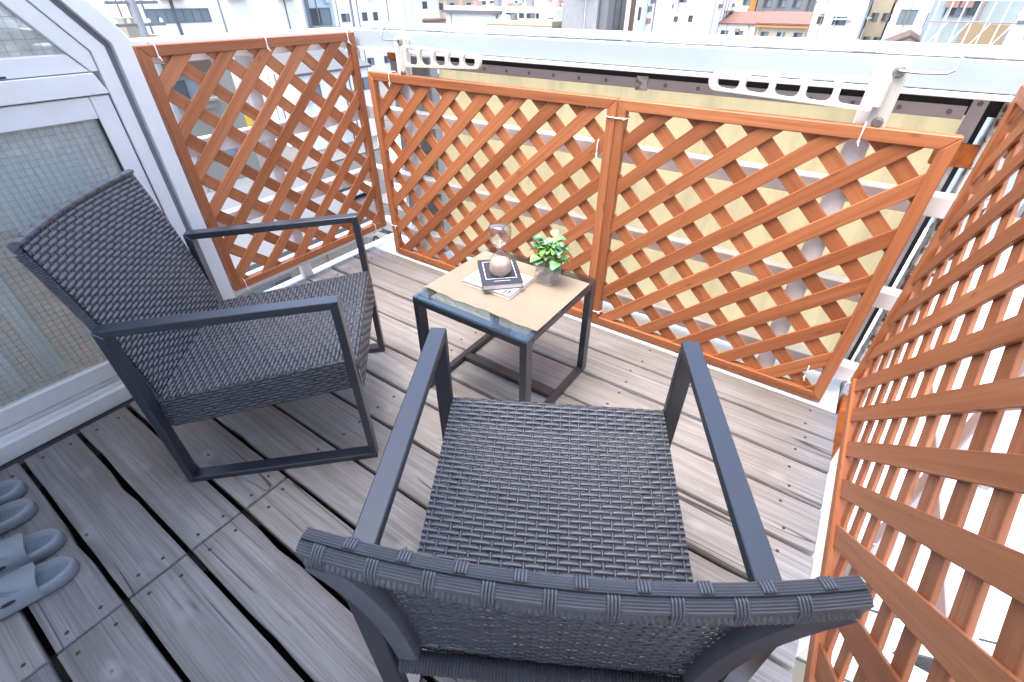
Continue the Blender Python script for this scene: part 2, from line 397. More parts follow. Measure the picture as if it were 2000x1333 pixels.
# ------------------------------------------------------------------ railings
br = thing('back_railing', 'white steel railing with deep top beam in front of the cream panel', 'railing')
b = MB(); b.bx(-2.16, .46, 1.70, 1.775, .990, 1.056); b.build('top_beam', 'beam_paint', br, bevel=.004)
b = MB(); b.bx(-2.16, .46, 1.692, 1.705, .975, .988); b.build('bottom_flange', 'white_paint', br, bevel=.002)
b = MB(); b.bx(-2.02, .46, 1.728, 1.80, 1.060, 1.082); b.build('cap', 'white_paint', br, bevel=.006)
for z in (.71, .405, .105):
    MB().bx(-2.13, .315, 1.70, 1.752, z - .029, z + .029).build('rail', 'white_paint', br, bevel=.003)
for x in (-1.735, .018):
    MB().bx(x - .03, x + .03, 1.664, 1.698, -.006, 1.03).build('post', 'white_paint', br, bevel=.003)
lr = thing('side_railing', 'white steel railing behind the lattice panel next to the sunroom', 'railing')
MB().bx(-2.16, -2.085, .55, 1.695, .985, 1.06).build('top_beam', 'white_paint', lr, bevel=.004)
for z in (.70, .40, .10):
    MB().bx(-2.14, -2.09, .55, 1.695, z - .029, z + .029).build('rail', 'white_paint', lr, bevel=.003)
MB().bx(-2.135, -2.095, 1.15, 1.20, -.004, .99).build('post', 'white_paint', lr, bevel=.003)
rr = thing('open_side_railing', 'white steel railing outside the long lattice panel', 'railing')
MB().bx(.385, .455, -1.0, 1.695, .985, 1.06).build('top_beam', 'white_paint', rr, bevel=.004)
for y in (.25, 1.05):
    MB().bx(.39, .43, y - .025, y + .025, -.6, .99).build('post', 'white_paint', rr, bevel=.003)
MB().bx(.385, .425, -1.0, 1.72, .34, .385).build('rail', 'white_paint', rr, bevel=.003)
MB().bx(.30, .39, .2, .30, -.6, -.55).bx(.16, .44, -1.0, .63, -.20, -.14).build('bracket', 'white_paint', rr, bevel=.003)

cp = thing('cream_panel', 'large cream wall panel edged with bolted aluminium strips behind the lattice', 'wall panel')
MB().add([(-1.66, 1.82, .02), (.255, 1.82, .02), (.255, 1.82, .955), (-1.66, 1.82, .955)], [(0, 1, 2, 3)]).build('sheet', 'cream_panel', cp)
MB().bx(-1.66, .30, 1.80, 1.812, .925, .992).build('gap_shade', 'dark_void', cp)  # near-black strip stands in for the shaded recess below the beam
MB().bx(-1.66, -.70, 1.795, 1.799, .914, .946).build('aluminium_strip', 'aluminium', cp)
MB().bx(-.655, .225, 1.795, 1.799, .914, .946).build('aluminium_strip', 'aluminium', cp)
MB().bx(.229, .262, 1.793, 1.798, .03, .975).build('aluminium_strip', 'aluminium', cp)
MB().bx(.255, .275, 1.799, 1.84, .02, .98).build('gap_shade', 'dark_void', cp)  # near-black strip stands in for the dark gap beside the column
MB().bx(-.697, -.658, 1.79, 1.80, .908, .952).build('joint_clip', 'peeling_paint', cp)
bolt_me = MB().lathe([(.0001, .005), (.005, .005), (.0065, .002), (.0065, 0)], 8, axis=Matrix.Rotation(R(90), 3, 'X')).mesh('bolt', 'bolt_steel', smooth=True)
for i in range(17): 
    x = -1.6 + i * .112
    if abs(x + .68) > .03: place('bolt', bolt_me, cp, (x, 1.7955, .930))
for z in (.955, .86, .74, .60, .44, .28, .14): place('bolt', bolt_me, cp, (.246, 1.7935, z))
col = thing('rusty_column', 'peeling white steel column with rust patches in the railing corner', 'column')
MB().bx(.292, .372, 1.765, 1.86, -.6, .985).build('shaft', 'peeling_paint', col, bevel=.004)
MB().bx(.30, .36, 1.66, 1.762, -.6, -.02).build('rust_plate', 'rust_orange', col, bevel=.004)
MB().bx(.20, .30, 1.775, 1.792, .80, .86).build('bracket', 'rust_orange', col, bevel=.003)
oc = thing('weathered_post', 'grey weathered concrete post with a rusty top behind the lattice corner', 'post')
MB().bx(-1.99, -1.88, 1.83, 1.93, -.3, .93).build('shaft', 'old_concrete', oc, bevel=.006)
MB().bx(-1.995, -1.875, 1.825, 1.935, .93, .962).build('rusty_cap', 'rust_orange', oc, bevel=.004)
MB().bx(-1.85, -1.70, 1.80, 1.86, -.1, .955).build('board', 'old_concrete', oc, bevel=.004)

# laundry arms
def arm_plate(name, parent, outline, holes, fn, d0, d1, mat):
    bm = bmesh.new(); es = []
    for loop in [outline] + holes:
        vs = [bm.verts.new(fn(a, b, d0)) for a, b in loop]
        es += [bm.edges.new((vs[i - 1], vs[i])) for i in range(len(vs))]
    bmesh.ops.triangle_fill(bm, edges=es, use_beauty=True, use_dissolve=False)
    r = bmesh.ops.extrude_face_region(bm, geom=list(bm.faces))
    off = Vector(fn(0, 0, d1)) - Vector(fn(0, 0, d0))
    for g in r['geom']:
        if isinstance(g, bmesh.types.BMVert): g.co += off
    bmesh.ops.recalc_face_normals(bm, faces=bm.faces)
    me = bpy.data.meshes.new(name); bm.to_mesh(me); bm.free(); me.materials.append(MAT[mat])
    return place(name, me, parent)
def rrect(x0, x1, z0l, z0r, z1l, z1r, rl, rr_, n=6):
    pts = []
    for cx, cz, r, a0 in ((x1 - rr_, z1r - rr_, rr_, 0), (x0 + rl, z1l - rl, rl, 90), (x0 + rl, z0l + rl, rl, 180), (x1 - rr_, z0r + rr_, rr_, 270)):
        pts += [(cx + r * math.cos(R(a0 + 90 * i / n)), cz + r * math.sin(R(a0 + 90 * i / n))) for i in range(n + 1)]
    return pts
def laundry_arm(label, loc, flip, L=.43):
    t = thing('laundry_arm', label, 'laundry bracket', loc)
    s = -1 if flip else 1
    fn = lambda a, b, d: (s * a, d, b)
    out = rrect(.0, L, -.042, -.026, .038, .026, .008, .0255)
    holes = []
    for i in range(5):
        x0 = .022 + i * (L - .03) / 5; x1 = x0 + (L - .03) / 5 - .017
        f0, f1 = x0 / L, x1 / L
        zb0, zb1 = -.042 + .016 * f0 + .009, -.042 + .016 * f1 + .009; zt0, zt1 = .038 - .012 * f0 - .009, .038 - .012 * f1 - .009
        holes.append(rrect(x0, x1, zb0, zb1, zt0, zt1, .02 if i else .012, .016))
    arm_plate('arm', t, out, holes, fn, -.007, .007, 'white_plastic')
    m = MB(); m.tube([(s * -.006, 0, -.03), (s * -.006, 0, .03)], .011, 12); m.build('hinge', 'white_plastic', t, smooth=True)
    m = MB(); m.box((s * -.022, .022, -.012), (.045, .02, .15)); m.build('bracket', 'white_plastic', t, bevel=.003)
    for z in (-.068, .048):
        MB().lathe([(.0001, .012), (.009, .012), (.012, .006), (.014, 0)], 10, (s * -.024, .012, z), axis=Matrix.Rotation(R(90), 3, 'X')).build('bolt', 'bolt_steel', t, smooth=True)
    m = MB(); m.tube([(s * -.022, .0, .052), (s * -.06, -.004, .050), (s * -.115, -.002, .052), (s * -.128, .004, .058), (s * -.134, .03, .088), (s * -.135, .045, .092)], .0032, 6)
    m.build('hook_rod', 'bolt_steel', t, smooth=True)
    return t
laundry_arm('white slotted laundry arm folded against the beam above the wide lattice panel', (-1.672, 1.625, .977), False, .41)
laundry_arm('white slotted laundry arm above the square lattice panel', (.018, 1.625, .980), True, .425)

# cable ties: (where, a, b): loops round a rail
def tie(label, loc, rz, h=.048, d=.05, tail=(.004, -.006, -.010), horiz=False):
    m = MB(); pts = []
    for i in range(20):
        a = 2 * math.pi * i / 20; cs, sn = math.cos(a), math.sin(a)
        u = (abs(cs) ** .6) * math.copysign(1, cs) * d / 2; v = (abs(sn) ** .6) * math.copysign(1, sn) * h / 2
        pts.append((v, u + d / 2 - .021, 0) if horiz else (0, u + d / 2 - .021, v))
    m.tube(pts, .0021, 6, closed=True)
    m.box((0, -.0225, -h * .42) if not horiz else (h * .42, -.0225, 0), (.006, .006, .006))
    t0 = Vector((0, -.0225, -h * .42)) if not horiz else Vector((h * .42, -.0225, 0))
    m.tube([t0, t0 + Vector(tail) * .5, t0 + Vector(tail)], .0015, 5)
    o = m.build('cable_tie', 'zip_tie', smooth=True); o.location = loc; o.rotation_euler = (0, 0, rz)
    tag(o, label, 'cable tie')
tie('white cable tie on the top rail of the wide lattice, under its laundry arm', (-1.775, 1.64, .885), 0)
tie('white cable tie joining the tops of the two back lattice panels', (-.688, 1.64, .845), 0, h=.078, horiz=True, tail=(.010, -.006, .002))
tie('white cable tie joining the feet of the two back lattice panels', (-.688, 1.64, .065), 0, h=.078, horiz=True, tail=(.010, -.006, .003))
tie('white cable tie on the top rail of the square lattice panel', (.018, 1.64, .885), 0)
tie('white cable tie on the lower slat of the square lattice near the rusty column', (.15, 1.642, .11), 0, h=.05)
tie('white cable tie on the wide lattice stile beside the weathered post', (-1.905, 1.64, .17), 0, h=.05, horiz=True)
tie('white cable tie on a slat beside the joined stiles of the back lattice', (-.745, 1.645, .74), 0, h=.055)
tie('white cable tie on the top rail where the street lattice meets the sunroom post', (-2.05, .835, 1.03), R(90))
tie('white cable tie in the middle of the street lattice top rail', (-2.05, 1.24, 1.03), R(90))
tie('white cable tie at the railing corner of the street lattice top rail', (-2.05, 1.64, 1.03), R(90))
tie('white cable tie on the bottom rail of the street lattice by the deck corner', (-2.05, 1.60, .132), R(90))
tie('white cable tie on the bottom rail of the street lattice by the sunroom', (-2.05, .83, .132), R(90))
tie('white cable tie at the foot of the long lattice beside the rusty column', (.295, 1.638, .128), R(-90), h=.05, horiz=True)
tie('white cable tie on a rear slat of the long lattice behind the wicker chair', (.3215, .86, .235), R(-90), h=.055)

# ------------------------------------------------------------------ sunroom
sr = thing('sunroom', 'silver aluminium framed sunroom with wired glass sliding door', 'sunroom')
FX = -1.87
def slope(y, z, d): return (y - .585 * d, z + .811 * d)
def pf(poly, x0, x1, name, mat='sash', parent=sr, bev=.002):
    return MB().prism(poly, lambda a, b, d: (d, a, b), x0, x1).build(name, mat, parent, bevel=bev)
def kinked(y0, y1, zk0, zk1, x0, x1, name, zb=0.0, D=1.5, mat='sash', bev=.002):
    # a vertical member that bends into the roof slope; zk0/zk1 kink heights at y0/y1
    a = slope(y0, zk0, D); c = slope(y1, zk1, D)
    return pf([(y0, zb), (y1, zb), (y1, zk1), c, a, (y0, zk0)], x0, x1, name, mat, sr, bev)
kinked(.655, .703, 1.065, 1.083, -1.99, FX + .012, 'corner_post', -.05)
kinked(.638, .655, 1.0601, 1.065, -1.99, FX - .012, 'post_groove', -.04, mat='groove_shade', bev=0)
kinked(.599, .638, 1.0505, 1.0601, -1.97, FX, 'jamb', .085)
pf([(-1.0, 1.0015), (.578, 1.0015), (.541, 1.047), (-1.0, 1.046)], FX - .045, FX - .008, 'transom')
pf([(-1.0, .9445), (.5975, .9445), (.579, .9995), (-1.0, .9995)], FX - .06, FX + .004, 'door_head')
pf([(.36, 1.0035), (.39, 1.0035), (.39, 1.008), (.36, 1.008)], FX - .0079, FX - .004, 'vent_slot', 'gasket', sr, 0)
a0, a1 = (.543, 1.049), (.597, 1.0505); e0 = slope(*a0, 1.5); e1 = slope(*a1, 1.5)
pf([(.5797, 1.0015), (.5975, 1.0015), a1, e1, e0, a0], FX - .04, FX - .004, 'rafter')
pf([(-1.0, 1.048), (.5415, 1.048), (.5415 - .585 * 1.5, 1.048 + .811 * 1.5), (-1.0, 2.26)], FX - .03, FX - .025, 'upper_pane', 'window_glass', sr, 0)
wm = MB()
for i in range(62):
    y = -1.0 + i * .025
    if y < .53: wm.bx(y - .0004, y + .0004, -.0004, .0004, 0, 1) if False else wm.box((FX - .024, y, 1.048 + min(.6, (.5415 - y) / .585 * .811) / 2), (.0008, .0008, min(.6, (.5415 - y) / .585 * .811)))
for k in range(24):
    z = 1.06 + k * .025; ye = .5415 - (z - 1.048) / .811 * .585
    wm.box((FX - .024, (-1.0 + ye) / 2, z), (.0008, ye + 1.0, .0008))
tag(wm.build('wire_mesh', 'wire', sr), kind='stuff')
# sliding door
dr = place('sliding_door', None, sr)
pf([(.5455, .088), (.5955, .088), (.5955, .9405), (.5455, .9405)], FX - .04, FX - .006, 'stile', 'sash', dr)
pf([(-.30, .882), (.5450, .882), (.5450, .9405), (-.30, .9405)], FX - .038, FX - .008, 'top_rail', 'sash', dr)
pf([(-.30, .088), (.5450, .088), (.5450, .147), (-.30, .147)], FX - .038, FX - .008, 'bottom_rail', 'sash', dr)
pf([(-.355, .088), (-.3005, .088), (-.3005, .9405), (-.355, .9405)], FX - .04, FX - .006, 'stile', 'sash', dr)
pf([(-.30, .147), (.545, .147), (.545, .882), (-.30, .882)], FX - .026, FX - .021, 'pane', 'window_glass', dr, 0)
pf([(.541, .147), (.545, .147), (.545, .882), (.541, .882)], FX - .0205, FX - .010, 'gasket', 'gasket', dr, 0)
wm = MB()
for i in range(47): wm.box((FX - .0205, -.29 + i * .018, .515), (.0009, .0009, .73))
for i in range(41): wm.box((FX - .0205, .1225, .155 + i * .018), (.0009, .84, .0009))
tag(wm.build('wire_mesh', 'wire', dr), kind='stuff')
pf([(-1.0, .9408), (.5972, .9408), (.5972, .9443), (-1.0, .9443)], FX - .05, FX - .012, 'head_gap', 'gasket', sr, 0)
pf([(.5957, .088), (.5988, .088), (.5988, .9405), (.5957, .9405)], FX - .05, FX - .012, 'side_gap', 'gasket', sr, 0)
pf([(-1.4, .088), (-.36, .088), (-.36, .9405), (-1.4, .9405)], FX - .09, FX - .05, 'second_door', 'sash')
for i, (x0, x1, z0, z1) in enumerate([(-1.96, FX - .042, .05, .087), (FX - .040, FX - .028, .03, .072), (FX - .0265, FX - .014, .03, .060), (FX - .012, FX + .012, -.012, .046)]):
    MB().bx(x0, x1, -1.4, .637, z0, z1).build('sill_track', 'sash', sr, bevel=.0015)
MB().bx(-1.96, FX, -1.4, .637, -.02, .030).build('sill_base', 'aluminium', sr)
# side wall towards the street and roof
MB().bx(-4.2, -1.992, .66, .70, -.05, .12).build('side_sill', 'sash', sr, bevel=.002)
MB().bx(-4.2, -1.992, .66, .70, 1.02, 1.08).build('eave', 'sash', sr, bevel=.002)
for x in (-2.75, -3.5, -4.2): MB().bx(x - .025, x + .025, .66, .70, .12, 1.02).build('mullion', 'sash', sr, bevel=.002)
for x0, x1 in ((-2.725, -1.992), (-3.475, -2.775), (-4.175, -3.525)): MB().bx(x0, x1, .678, .683, .12, 1.02).build('pane', 'window_glass', sr)
rp = slope(.69, 1.085, 1.5)
MB().add([(-4.2, .69, 1.085), (-1.99, .69, 1.085), (-1.99, *rp), (-4.2, *rp)], [(0, 1, 2, 3)]).build('roof_pane', 'window_glass', sr)
for x in (-2.75, -3.5, -4.2):
    a = slope(.69, 1.09, 1.5); MB().add([(x - .02, .69, 1.09), (x + .02, .69, 1.09), (x + .02, *a), (x - .02, *a), (x - .02, .65, 1.06), (x + .02, .65, 1.06), (x + .02, a[0] - .04, a[1] - .03), (x - .02, a[0] - .04, a[1] - .03)], [(0, 1, 2, 3), (4, 7, 6, 5), (0, 4, 5, 1), (1, 5, 6, 2), (2, 6, 7, 3), (3, 7, 4, 0)]).build('roof_bar', 'sash', sr)
MB().bx(-4.2, -1.97, -1.04, .655, -.25, -.02).build('indoor_floor', 'floor_indoor', sr)
MB().bx(-4.26, -4.2, -1.04, .70, -.05, 2.3).build('indoor_wall', 'interior_wall', sr)
cm = MB()
for i in range(150):          # a pleated white curtain just inside the glass
    y = .575 - i * .0022; x = -1.985 - .010 * math.sin(i * .42); y2 = .575 - (i + 1) * .0022; x2 = -1.985 - .010 * math.sin((i + 1) * .42)
    cm.add([(x, y, .16), (x2, y2, .16), (x2, y2, .99), (x, y, .99)], [(0, 1, 2, 3)])
cm.build('curtain', 'curtain', sr)
for y in (.14, .02): MB().bx(-2.30, -2.26, y - .025, y + .025, -.02, 1.0).build('indoor_post', 'white_paint', sr)
# ------------------------------------------------------------------ wicker chairs
def weave(m, P, Lu, Lv, nu, nv, A=.0009, fill_w=.497, warp_hw=.0030, th=.0007, flip=False):
    """plain weave over the surface P(u, v): flat wefts along u, narrow warps along v"""
    e = 1e-3
    def frame(u, v):
        p = P(u, v); du = (P(min(1, u + e), v) - P(max(0, u - e), v)).normalized(); dv = (P(u, min(1, v + e)) - P(u, max(0, v - e))).normalized()
        n = du.cross(dv).normalized()
        return p, du, dv, (-n if flip else n)
    S = 4 * nu
    for j in range(nv):
        v = (j + .5) / nv; hw = fill_w * Lv / nv; vs = []; fs = []
        for i in range(S + 1):
            u = i / S; p, du, dv, n = frame(u, v)
            h = A * math.cos(math.pi * (u * nu - .5) + math.pi * j); h = math.copysign(abs(h / A) ** .7, h) * A
            c = p + n * h
            vs += [c - dv * hw, c - dv * hw * .78 + n * th, c + dv * hw * .78 + n * th, c + dv * hw, c - n * th * .6]
        for i in range(S):
            a, b = i * 5, (i + 1) * 5
            fs += [(a + k, a + (k + 1) % 5, b + (k + 1) % 5, b + k) for k in range(5)]
        m.add(vs, fs)
    S = 3 * nv
    for i in range(nu):
        u = (i + .5) / nu; vs = []; fs = []
        for j in range(S + 1):
            v = j / S; p, du, dv, n = frame(u, v)
            h = -A * math.cos(math.pi * (v * nv - .5) + math.pi * i) * 1.1
            c = p + n * h
            vs += [c - du * warp_hw, c + n * th, c + du * warp_hw, c - n * th]
        for j in range(S):
            a, b = j * 4, (j + 1) * 4
            fs += [(a + k, a + (k + 1) % 4, b + (k + 1) % 4, b + k) for k in range(4)]
        m.add(vs, fs)
def wrapped(m, path, r, pitch=.0056, n=16, flat=1.0, square=False):
    """a bar wrapped in thin cane: ridged tube"""
    pts = []; path = [Vector(p) for p in path]
    seg = [(path[i + 1] - path[i]).length for i in range(len(path) - 1)]; L = sum(seg); k = int(L / pitch * 2)
    for q in range(k + 1):
        d = L * q / k; i = 0
        while i < len(seg) - 1 and d > seg[i]: d -= seg[i]; i += 1
        pts.append(path[i].lerp(path[i + 1], d / seg[i]))
    a = len(m.v); m.tube(pts, [r * (1.0 if q % 2 else .86) for q in range(k + 1)], n, flat=flat)
    if square:                                # push the round section out to a rounded square
        for q in range(k + 1):
            for j in range(n):
                f = 1 / max(abs(math.cos(2 * math.pi * j / n)), abs(math.sin(2 * math.pi * j / n))); f = 1 + (f - 1) * .72
                v = Vector(m.v[a + q * n + j]); m.v[a + q * n + j] = tuple(pts[q] + (v - pts[q]) * f)
HWS = .2575                                   # half width of the seat
ZF, ZR, DR = .374, .302, -.535              # seat front height, rear height, rear depth
def seat_pt(u, v):                           # v: front skirt foot, up, round the front edge, back to the rear
    x = (u - .5) * 2 * HWS; Lsk = .085; rad = .022; Lr = rad * math.pi / 2; Lt = .505; s = v * (Lsk + Lr + Lt)
    if s < Lsk: return Vector((x, .004, ZF - rad - Lsk + s))
    s -= Lsk
    if s < Lr:
        a = s / rad; return Vector((x, .004 - rad + rad * math.cos(a), ZF - rad + rad * math.sin(a)))
    t = (s - Lr) / Lt
    sag = -.012 * math.sin(math.pi * t) * (1 - (2 * u - 1) ** 2)
    return Vector((x, .004 - rad + (DR + .018) * t, ZF + (ZR - ZF) * t + sag))
def back_pt(u, v, off=0.0):
    w = .247 + .004 * v; k = 2 * u - 1
    return Vector((k * w, -.522 - .062 * v - .026 * v * v - (.008 + .016 * v) * (1 - k * k) - off + .008 * math.sin(math.pi * v), .262 + .502 * v - off * .2))
def make_chair(label):
    t = thing('wicker_chair', label, 'chair')
    bw, bt = .0185, .021; ZA, ZB, D = .580, .556, -.555
    O = [(0, 0), (0, ZA), (D, ZB), (D, 0)]; I = [(-bt, bt), (-bt, ZA - bt - .001), (D + bt, ZB - bt + .001), (D + bt, bt)]
    for s in (-1, 1):
        cx = s * .2775
        for nm, i, j in (('front_leg', 0, 1), ('armrest', 1, 2), ('rear_leg', 2, 3), ('runner', 3, 0)):
            MB().prism([O[i], O[j], I[j], I[i]], lambda a, b, d: (d, a, b), cx - bw, cx + bw).build(nm, 'frame_metal', t, bevel=.0018)
    m = MB(); weave(m, seat_pt, .515, .62, 24, 54); tag(m.build('seat', 'wicker', t, smooth=True, angle=180), kind='stuff')
    for s in (-1, 1):
        P = lambda u, v, s=s: Vector((s * (HWS + .0005), .000 + (DR + .004) * u, ZF - .0005 + (ZR - ZF) * u - .100 * v))
        m = MB(); weave(m, P, .53, .095, 27, 10, flip=(s > 0)); tag(m.build('side_skirt', 'wicker', t, smooth=True, angle=180), kind='stuff')
    P = lambda u, v: Vector(((u - .5) * 2 * HWS, DR - .004, .262 - .062 * v))
    m = MB(); weave(m, P, .5, .062, 25, 6); tag(m.build('rear_skirt', 'wicker', t, smooth=True, angle=180), kind='stuff')
    m = MB(); weave(m, back_pt, .51, .505, 24, 44, flip=False); bk = tag(m.build('backrest', 'wicker', t, smooth=True, angle=180), kind='stuff')
    # wrapped frame of the backrest
    for u in (0.0, 1.0):
        k = 1 if u == 0 else -1
        m = MB(); wrapped(m, [back_pt(u, v, .0155) + Vector((k * .012, 0, 0)) for v in [q / 10 * .955 for q in range(0, 11)]], .0125, flat=1.45, square=True)
        m.build('back_side_wrap', 'wicker', bk, smooth=True, angle=30)
    m = MB(); wrapped(m, [back_pt(q / 16, .985, .0135) - Vector((0, 0, .007)) for q in range(17)], .0105)
    m.build('back_top_wrap', 'wicker', bk, smooth=True, angle=30)
    m = MB(); wrapped(m, [(x, DR - .012, .270) for x in (-.250, .250)], .0185)
    m.build('seat_rear_bar', 'wicker', t, smooth=True, angle=30)
    # rim: two rows of ribbed cane over the top edge, held by staggered bindings
    NU = 60; prof = []
    W2 = .0255
    for k in range(21):
        f = k / 20; a = -.006 + W2 * f; arch = .005 * math.sin(math.pi * min(1, f * .92 + .05)) 
        rib = .0010 if k % 2 else -.0002
        if k == 10: rib = -.0022
        prof.append((a, arch + rib))
    prof = [(-.005, -.005)] + prof + [(W2 - .004, -.016)]
    vs = []; fs = []; n = len(prof)
    def rim_frame(u):
        p = back_pt(u, 1.0); q = back_pt(min(1, u + .01), 1.0) - back_pt(max(0, u - .01), 1.0); q.normalize()
        upv = (back_pt(u, 1.0) - back_pt(u, .97)).normalized(); bk_ = q.cross(upv).normalized()
        if bk_.y > 0: bk_ = -bk_
        return p, q, bk_, upv
    for i in range(NU + 1):
        u = i / NU; p, q, bb, uu = rim_frame(u); ext = q * (.004 * (2 * u - 1))
        vs += [p + ext + bb * a + uu * b_ for a, b_ in prof]
    for i in range(NU):
        fs += [(i * n + k, i * n + (k + 1) % n, (i + 1) * n + (k + 1) % n, (i + 1) * n + k) for k in range(n)]
    fs += [tuple(range(n)), tuple(NU * n + k for k in range(n))]
    MB().add(vs, fs).build('rim', 'wicker_binding', bk, smooth=True, angle=30)
    for row in (0, 1):
        lo, hi = (1, 11) if row == 0 else (11, 22)
        for s in range(10):
            uc = .035 + s * .107 + (.0 if row else .0535)
            if uc > .985: continue
            m = MB()
            for r_ in range(4):
                ur = uc + (r_ - 1.5) * .0062; p, q, bb, uu = rim_frame(ur)
                pts = [p + bb * prof[k][0] + uu * (prof[k][1] + .0010) for k in range(lo, hi + (0 if row == 0 else 1), 2)]
                if row == 0: pts = [p + bb * -.0055 + uu * -.005] + pts
                else: pts = pts + [p + bb * (W2 - .0005) + uu * -.015]
                m.tube(pts, .0016, 6)
            m.build('binding', 'wicker_binding', bk, smooth=True, angle=180)
    return t
ch1 = make_chair('black wicker armchair with its back against the sunroom door')
ch1.location = (-1.105, .763, 0); ch1.rotation_euler = (0, 0, R(-45.3))
ch2 = copy_tree(ch1); ch2['label'] = 'black wicker armchair seen from behind, close to the long lattice panel'
ch2.location = (-.380, .748, 0); ch2.rotation_euler = (0, 0, R(29.3))
for c in (ch1, ch2): c['group'] = 'pair of wicker armchairs'

# ------------------------------------------------------------------ side table
TZ = .4005; tb = thing('side_table', 'small square black metal side table with glass top in front of the lattice', 'table', (-.78, 1.105, 0))
hw, bt = .222, .028
for sx in (-1, 1):
    for sy in (-1, 1):
        MB().box((sx * (hw - .012), sy * (hw - .018), (TZ - .008) / 2), (.024, .036, TZ - .008)).build('leg', 'frame_metal', tb, bevel=.0018)
    MB().bx(sx * (hw - .012) - .012, sx * (hw - .012) + .012, -(hw - .037), hw - .037, .0, .024).build('runner', 'frame_metal', tb, bevel=.002)
    MB().bx(sx * (hw - .012) - .012, sx * (hw - .012) + .012, -(hw - .037), hw - .037, TZ - .030, TZ - .008).build('top_rail', 'frame_metal', tb, bevel=.002)
for sy in (-1, 1):
    MB().bx(-(hw - .0245), hw - .0245, sy * (hw - .018) - .018, sy * (hw - .018) + .018, TZ - .032, TZ - .0085).build('top_rail', 'frame_metal', tb, bevel=.002)
MB().bx(-(hw - .0245), hw - .0245, -.018, .018, .001, .022).build('stretcher', 'frame_metal', tb, bevel=.002)
MB().bx(-hw, hw, -hw, hw, TZ - .0065, TZ - .001).build('glass_top', 'table_glass', tb, bevel=.001)
for sx in (-1, 1):
    for sy in (-1, 1):
        MB().lathe([(.016, 0), (.017, .001), (.008, .0015)], 20, (sx * (hw - .03), sy * (hw - .02), TZ - .0083)).build('suction_pad', 'clear_glass', tb, smooth=True)
MB().lathe([(.026, 0), (.0265, .0007), (.012, .0009), (.0119, .0002)], 28, (.095, -.185, TZ - .0078)).build('suction_pad', 'clear_glass', tb, smooth=True)
# placemat with a softly waving front edge
mm = MB(); nx, ny = 40, 10; vs = []
for j in range(ny + 1):
    for i in range(nx + 1):
        x = -.223 + .443 * i / nx; f = j / ny
        yf = -.163 + .0035 * math.sin(i * .33) + .0018 * math.sin(i * .9); y = yf + (.172 - yf) * f
        z = .0012 + .0018 * max(0, math.sin(i * .42 + 1)) * (1 - f) ** 4
        vs.append((x, y, z))
fs = [(j * (nx + 1) + i, j * (nx + 1) + i + 1, (j + 1) * (nx + 1) + i + 1, (j + 1) * (nx + 1) + i) for j in range(ny) for i in range(nx)]
k = len(vs); vs2 = vs + [(x, y, 0 if z < .0013 else z - .0010) for x, y, z in vs]
bd = [i for i in range(nx + 1)] + [j * (nx + 1) + nx for j in range(1, ny + 1)] + [ny * (nx + 1) + i for i in range(nx - 1, -1, -1)] + [j * (nx + 1) for j in range(ny - 1, 0, -1)]
fs2 = fs + [tuple(q + k for q in reversed(f)) for f in fs] + [(bd[i], bd[i - 1], bd[i - 1] + k, bd[i] + k) for i in range(len(bd))]
pm = MB().add(vs2, fs2).build('placemat', 'mat_beige', smooth=True, angle=40); pm.location = (-.78, 1.105, TZ - .0008)
tag(pm, 'beige placemat lying on the glass table top', 'placemat')
# books
def book(name, label, loc, rz, w, d, h, cover, marks=None):
    t = thing(name, label, 'book', loc, rz)
    MB().bx(-w / 2, w / 2, -d / 2, d / 2, 0, .0018).bx(-w / 2, w / 2, -d / 2, d / 2, h - .0018, h).bx(-w / 2, -w / 2 + .002, -d / 2, d / 2, .0018, h - .0018).build('cover', cover, t, bevel=.0008)
    MB().bx(-w / 2 + .0022, w / 2 - .004, -d / 2 + .003, d / 2 - .003, .0020, h - .0020).build('pages', 'paper', t)
    return t
bk2 = book('book', 'pale pink book under the dark book on the table', (-.818, 1.108, TZ + .0016), R(1), .190, .148, .0145, 'book_cover_pale')
t_ = MB()
for i in range(5):
    t_.bx(-.093 + .017, -.093 + .038, -.07, -.07 + .001, .0146, .0147)
MB().bx(.066, .084, -.068, -.046, .0146, .0150).build('cover_emblem', 'book_cover_dark', bk2)
MB().bx(.0695, .0805, -.0645, -.0615, .0151, .0154).bx(.0725, .0775, -.0595, -.0505, .0151, .0154).build('emblem_mark', 'book_print', bk2)
bk1 = book('book', 'dark navy book with white frame on its cover under the hourglass', (-.824, 1.124, TZ + .0166), R(43.5), .133, .182, .0185, 'book_cover_dark')
f_ = MB(); zt = .0187
for x0, x1, y0, y1 in ((-.052, .052, -.052, -.0495), (-.052, .052, .0695, .072), (-.052, -.0495, -.0495, .0695), (.0495, .052, -.0495, .0695)): f_.bx(x0, x1, y0, y1, zt, zt + .0003)
f_.build('cover_frame', 'book_print', bk1)
l_ = MB(); random.seed(3); x = -.026
while x < .026:
    w = random.choice((.0016, .0022, .0028)); l_.bx(x, x + w, -.0685, -.0655, zt, zt + .0003); x += w + .0011
l_.build('cover_text', 'book_print', bk1)
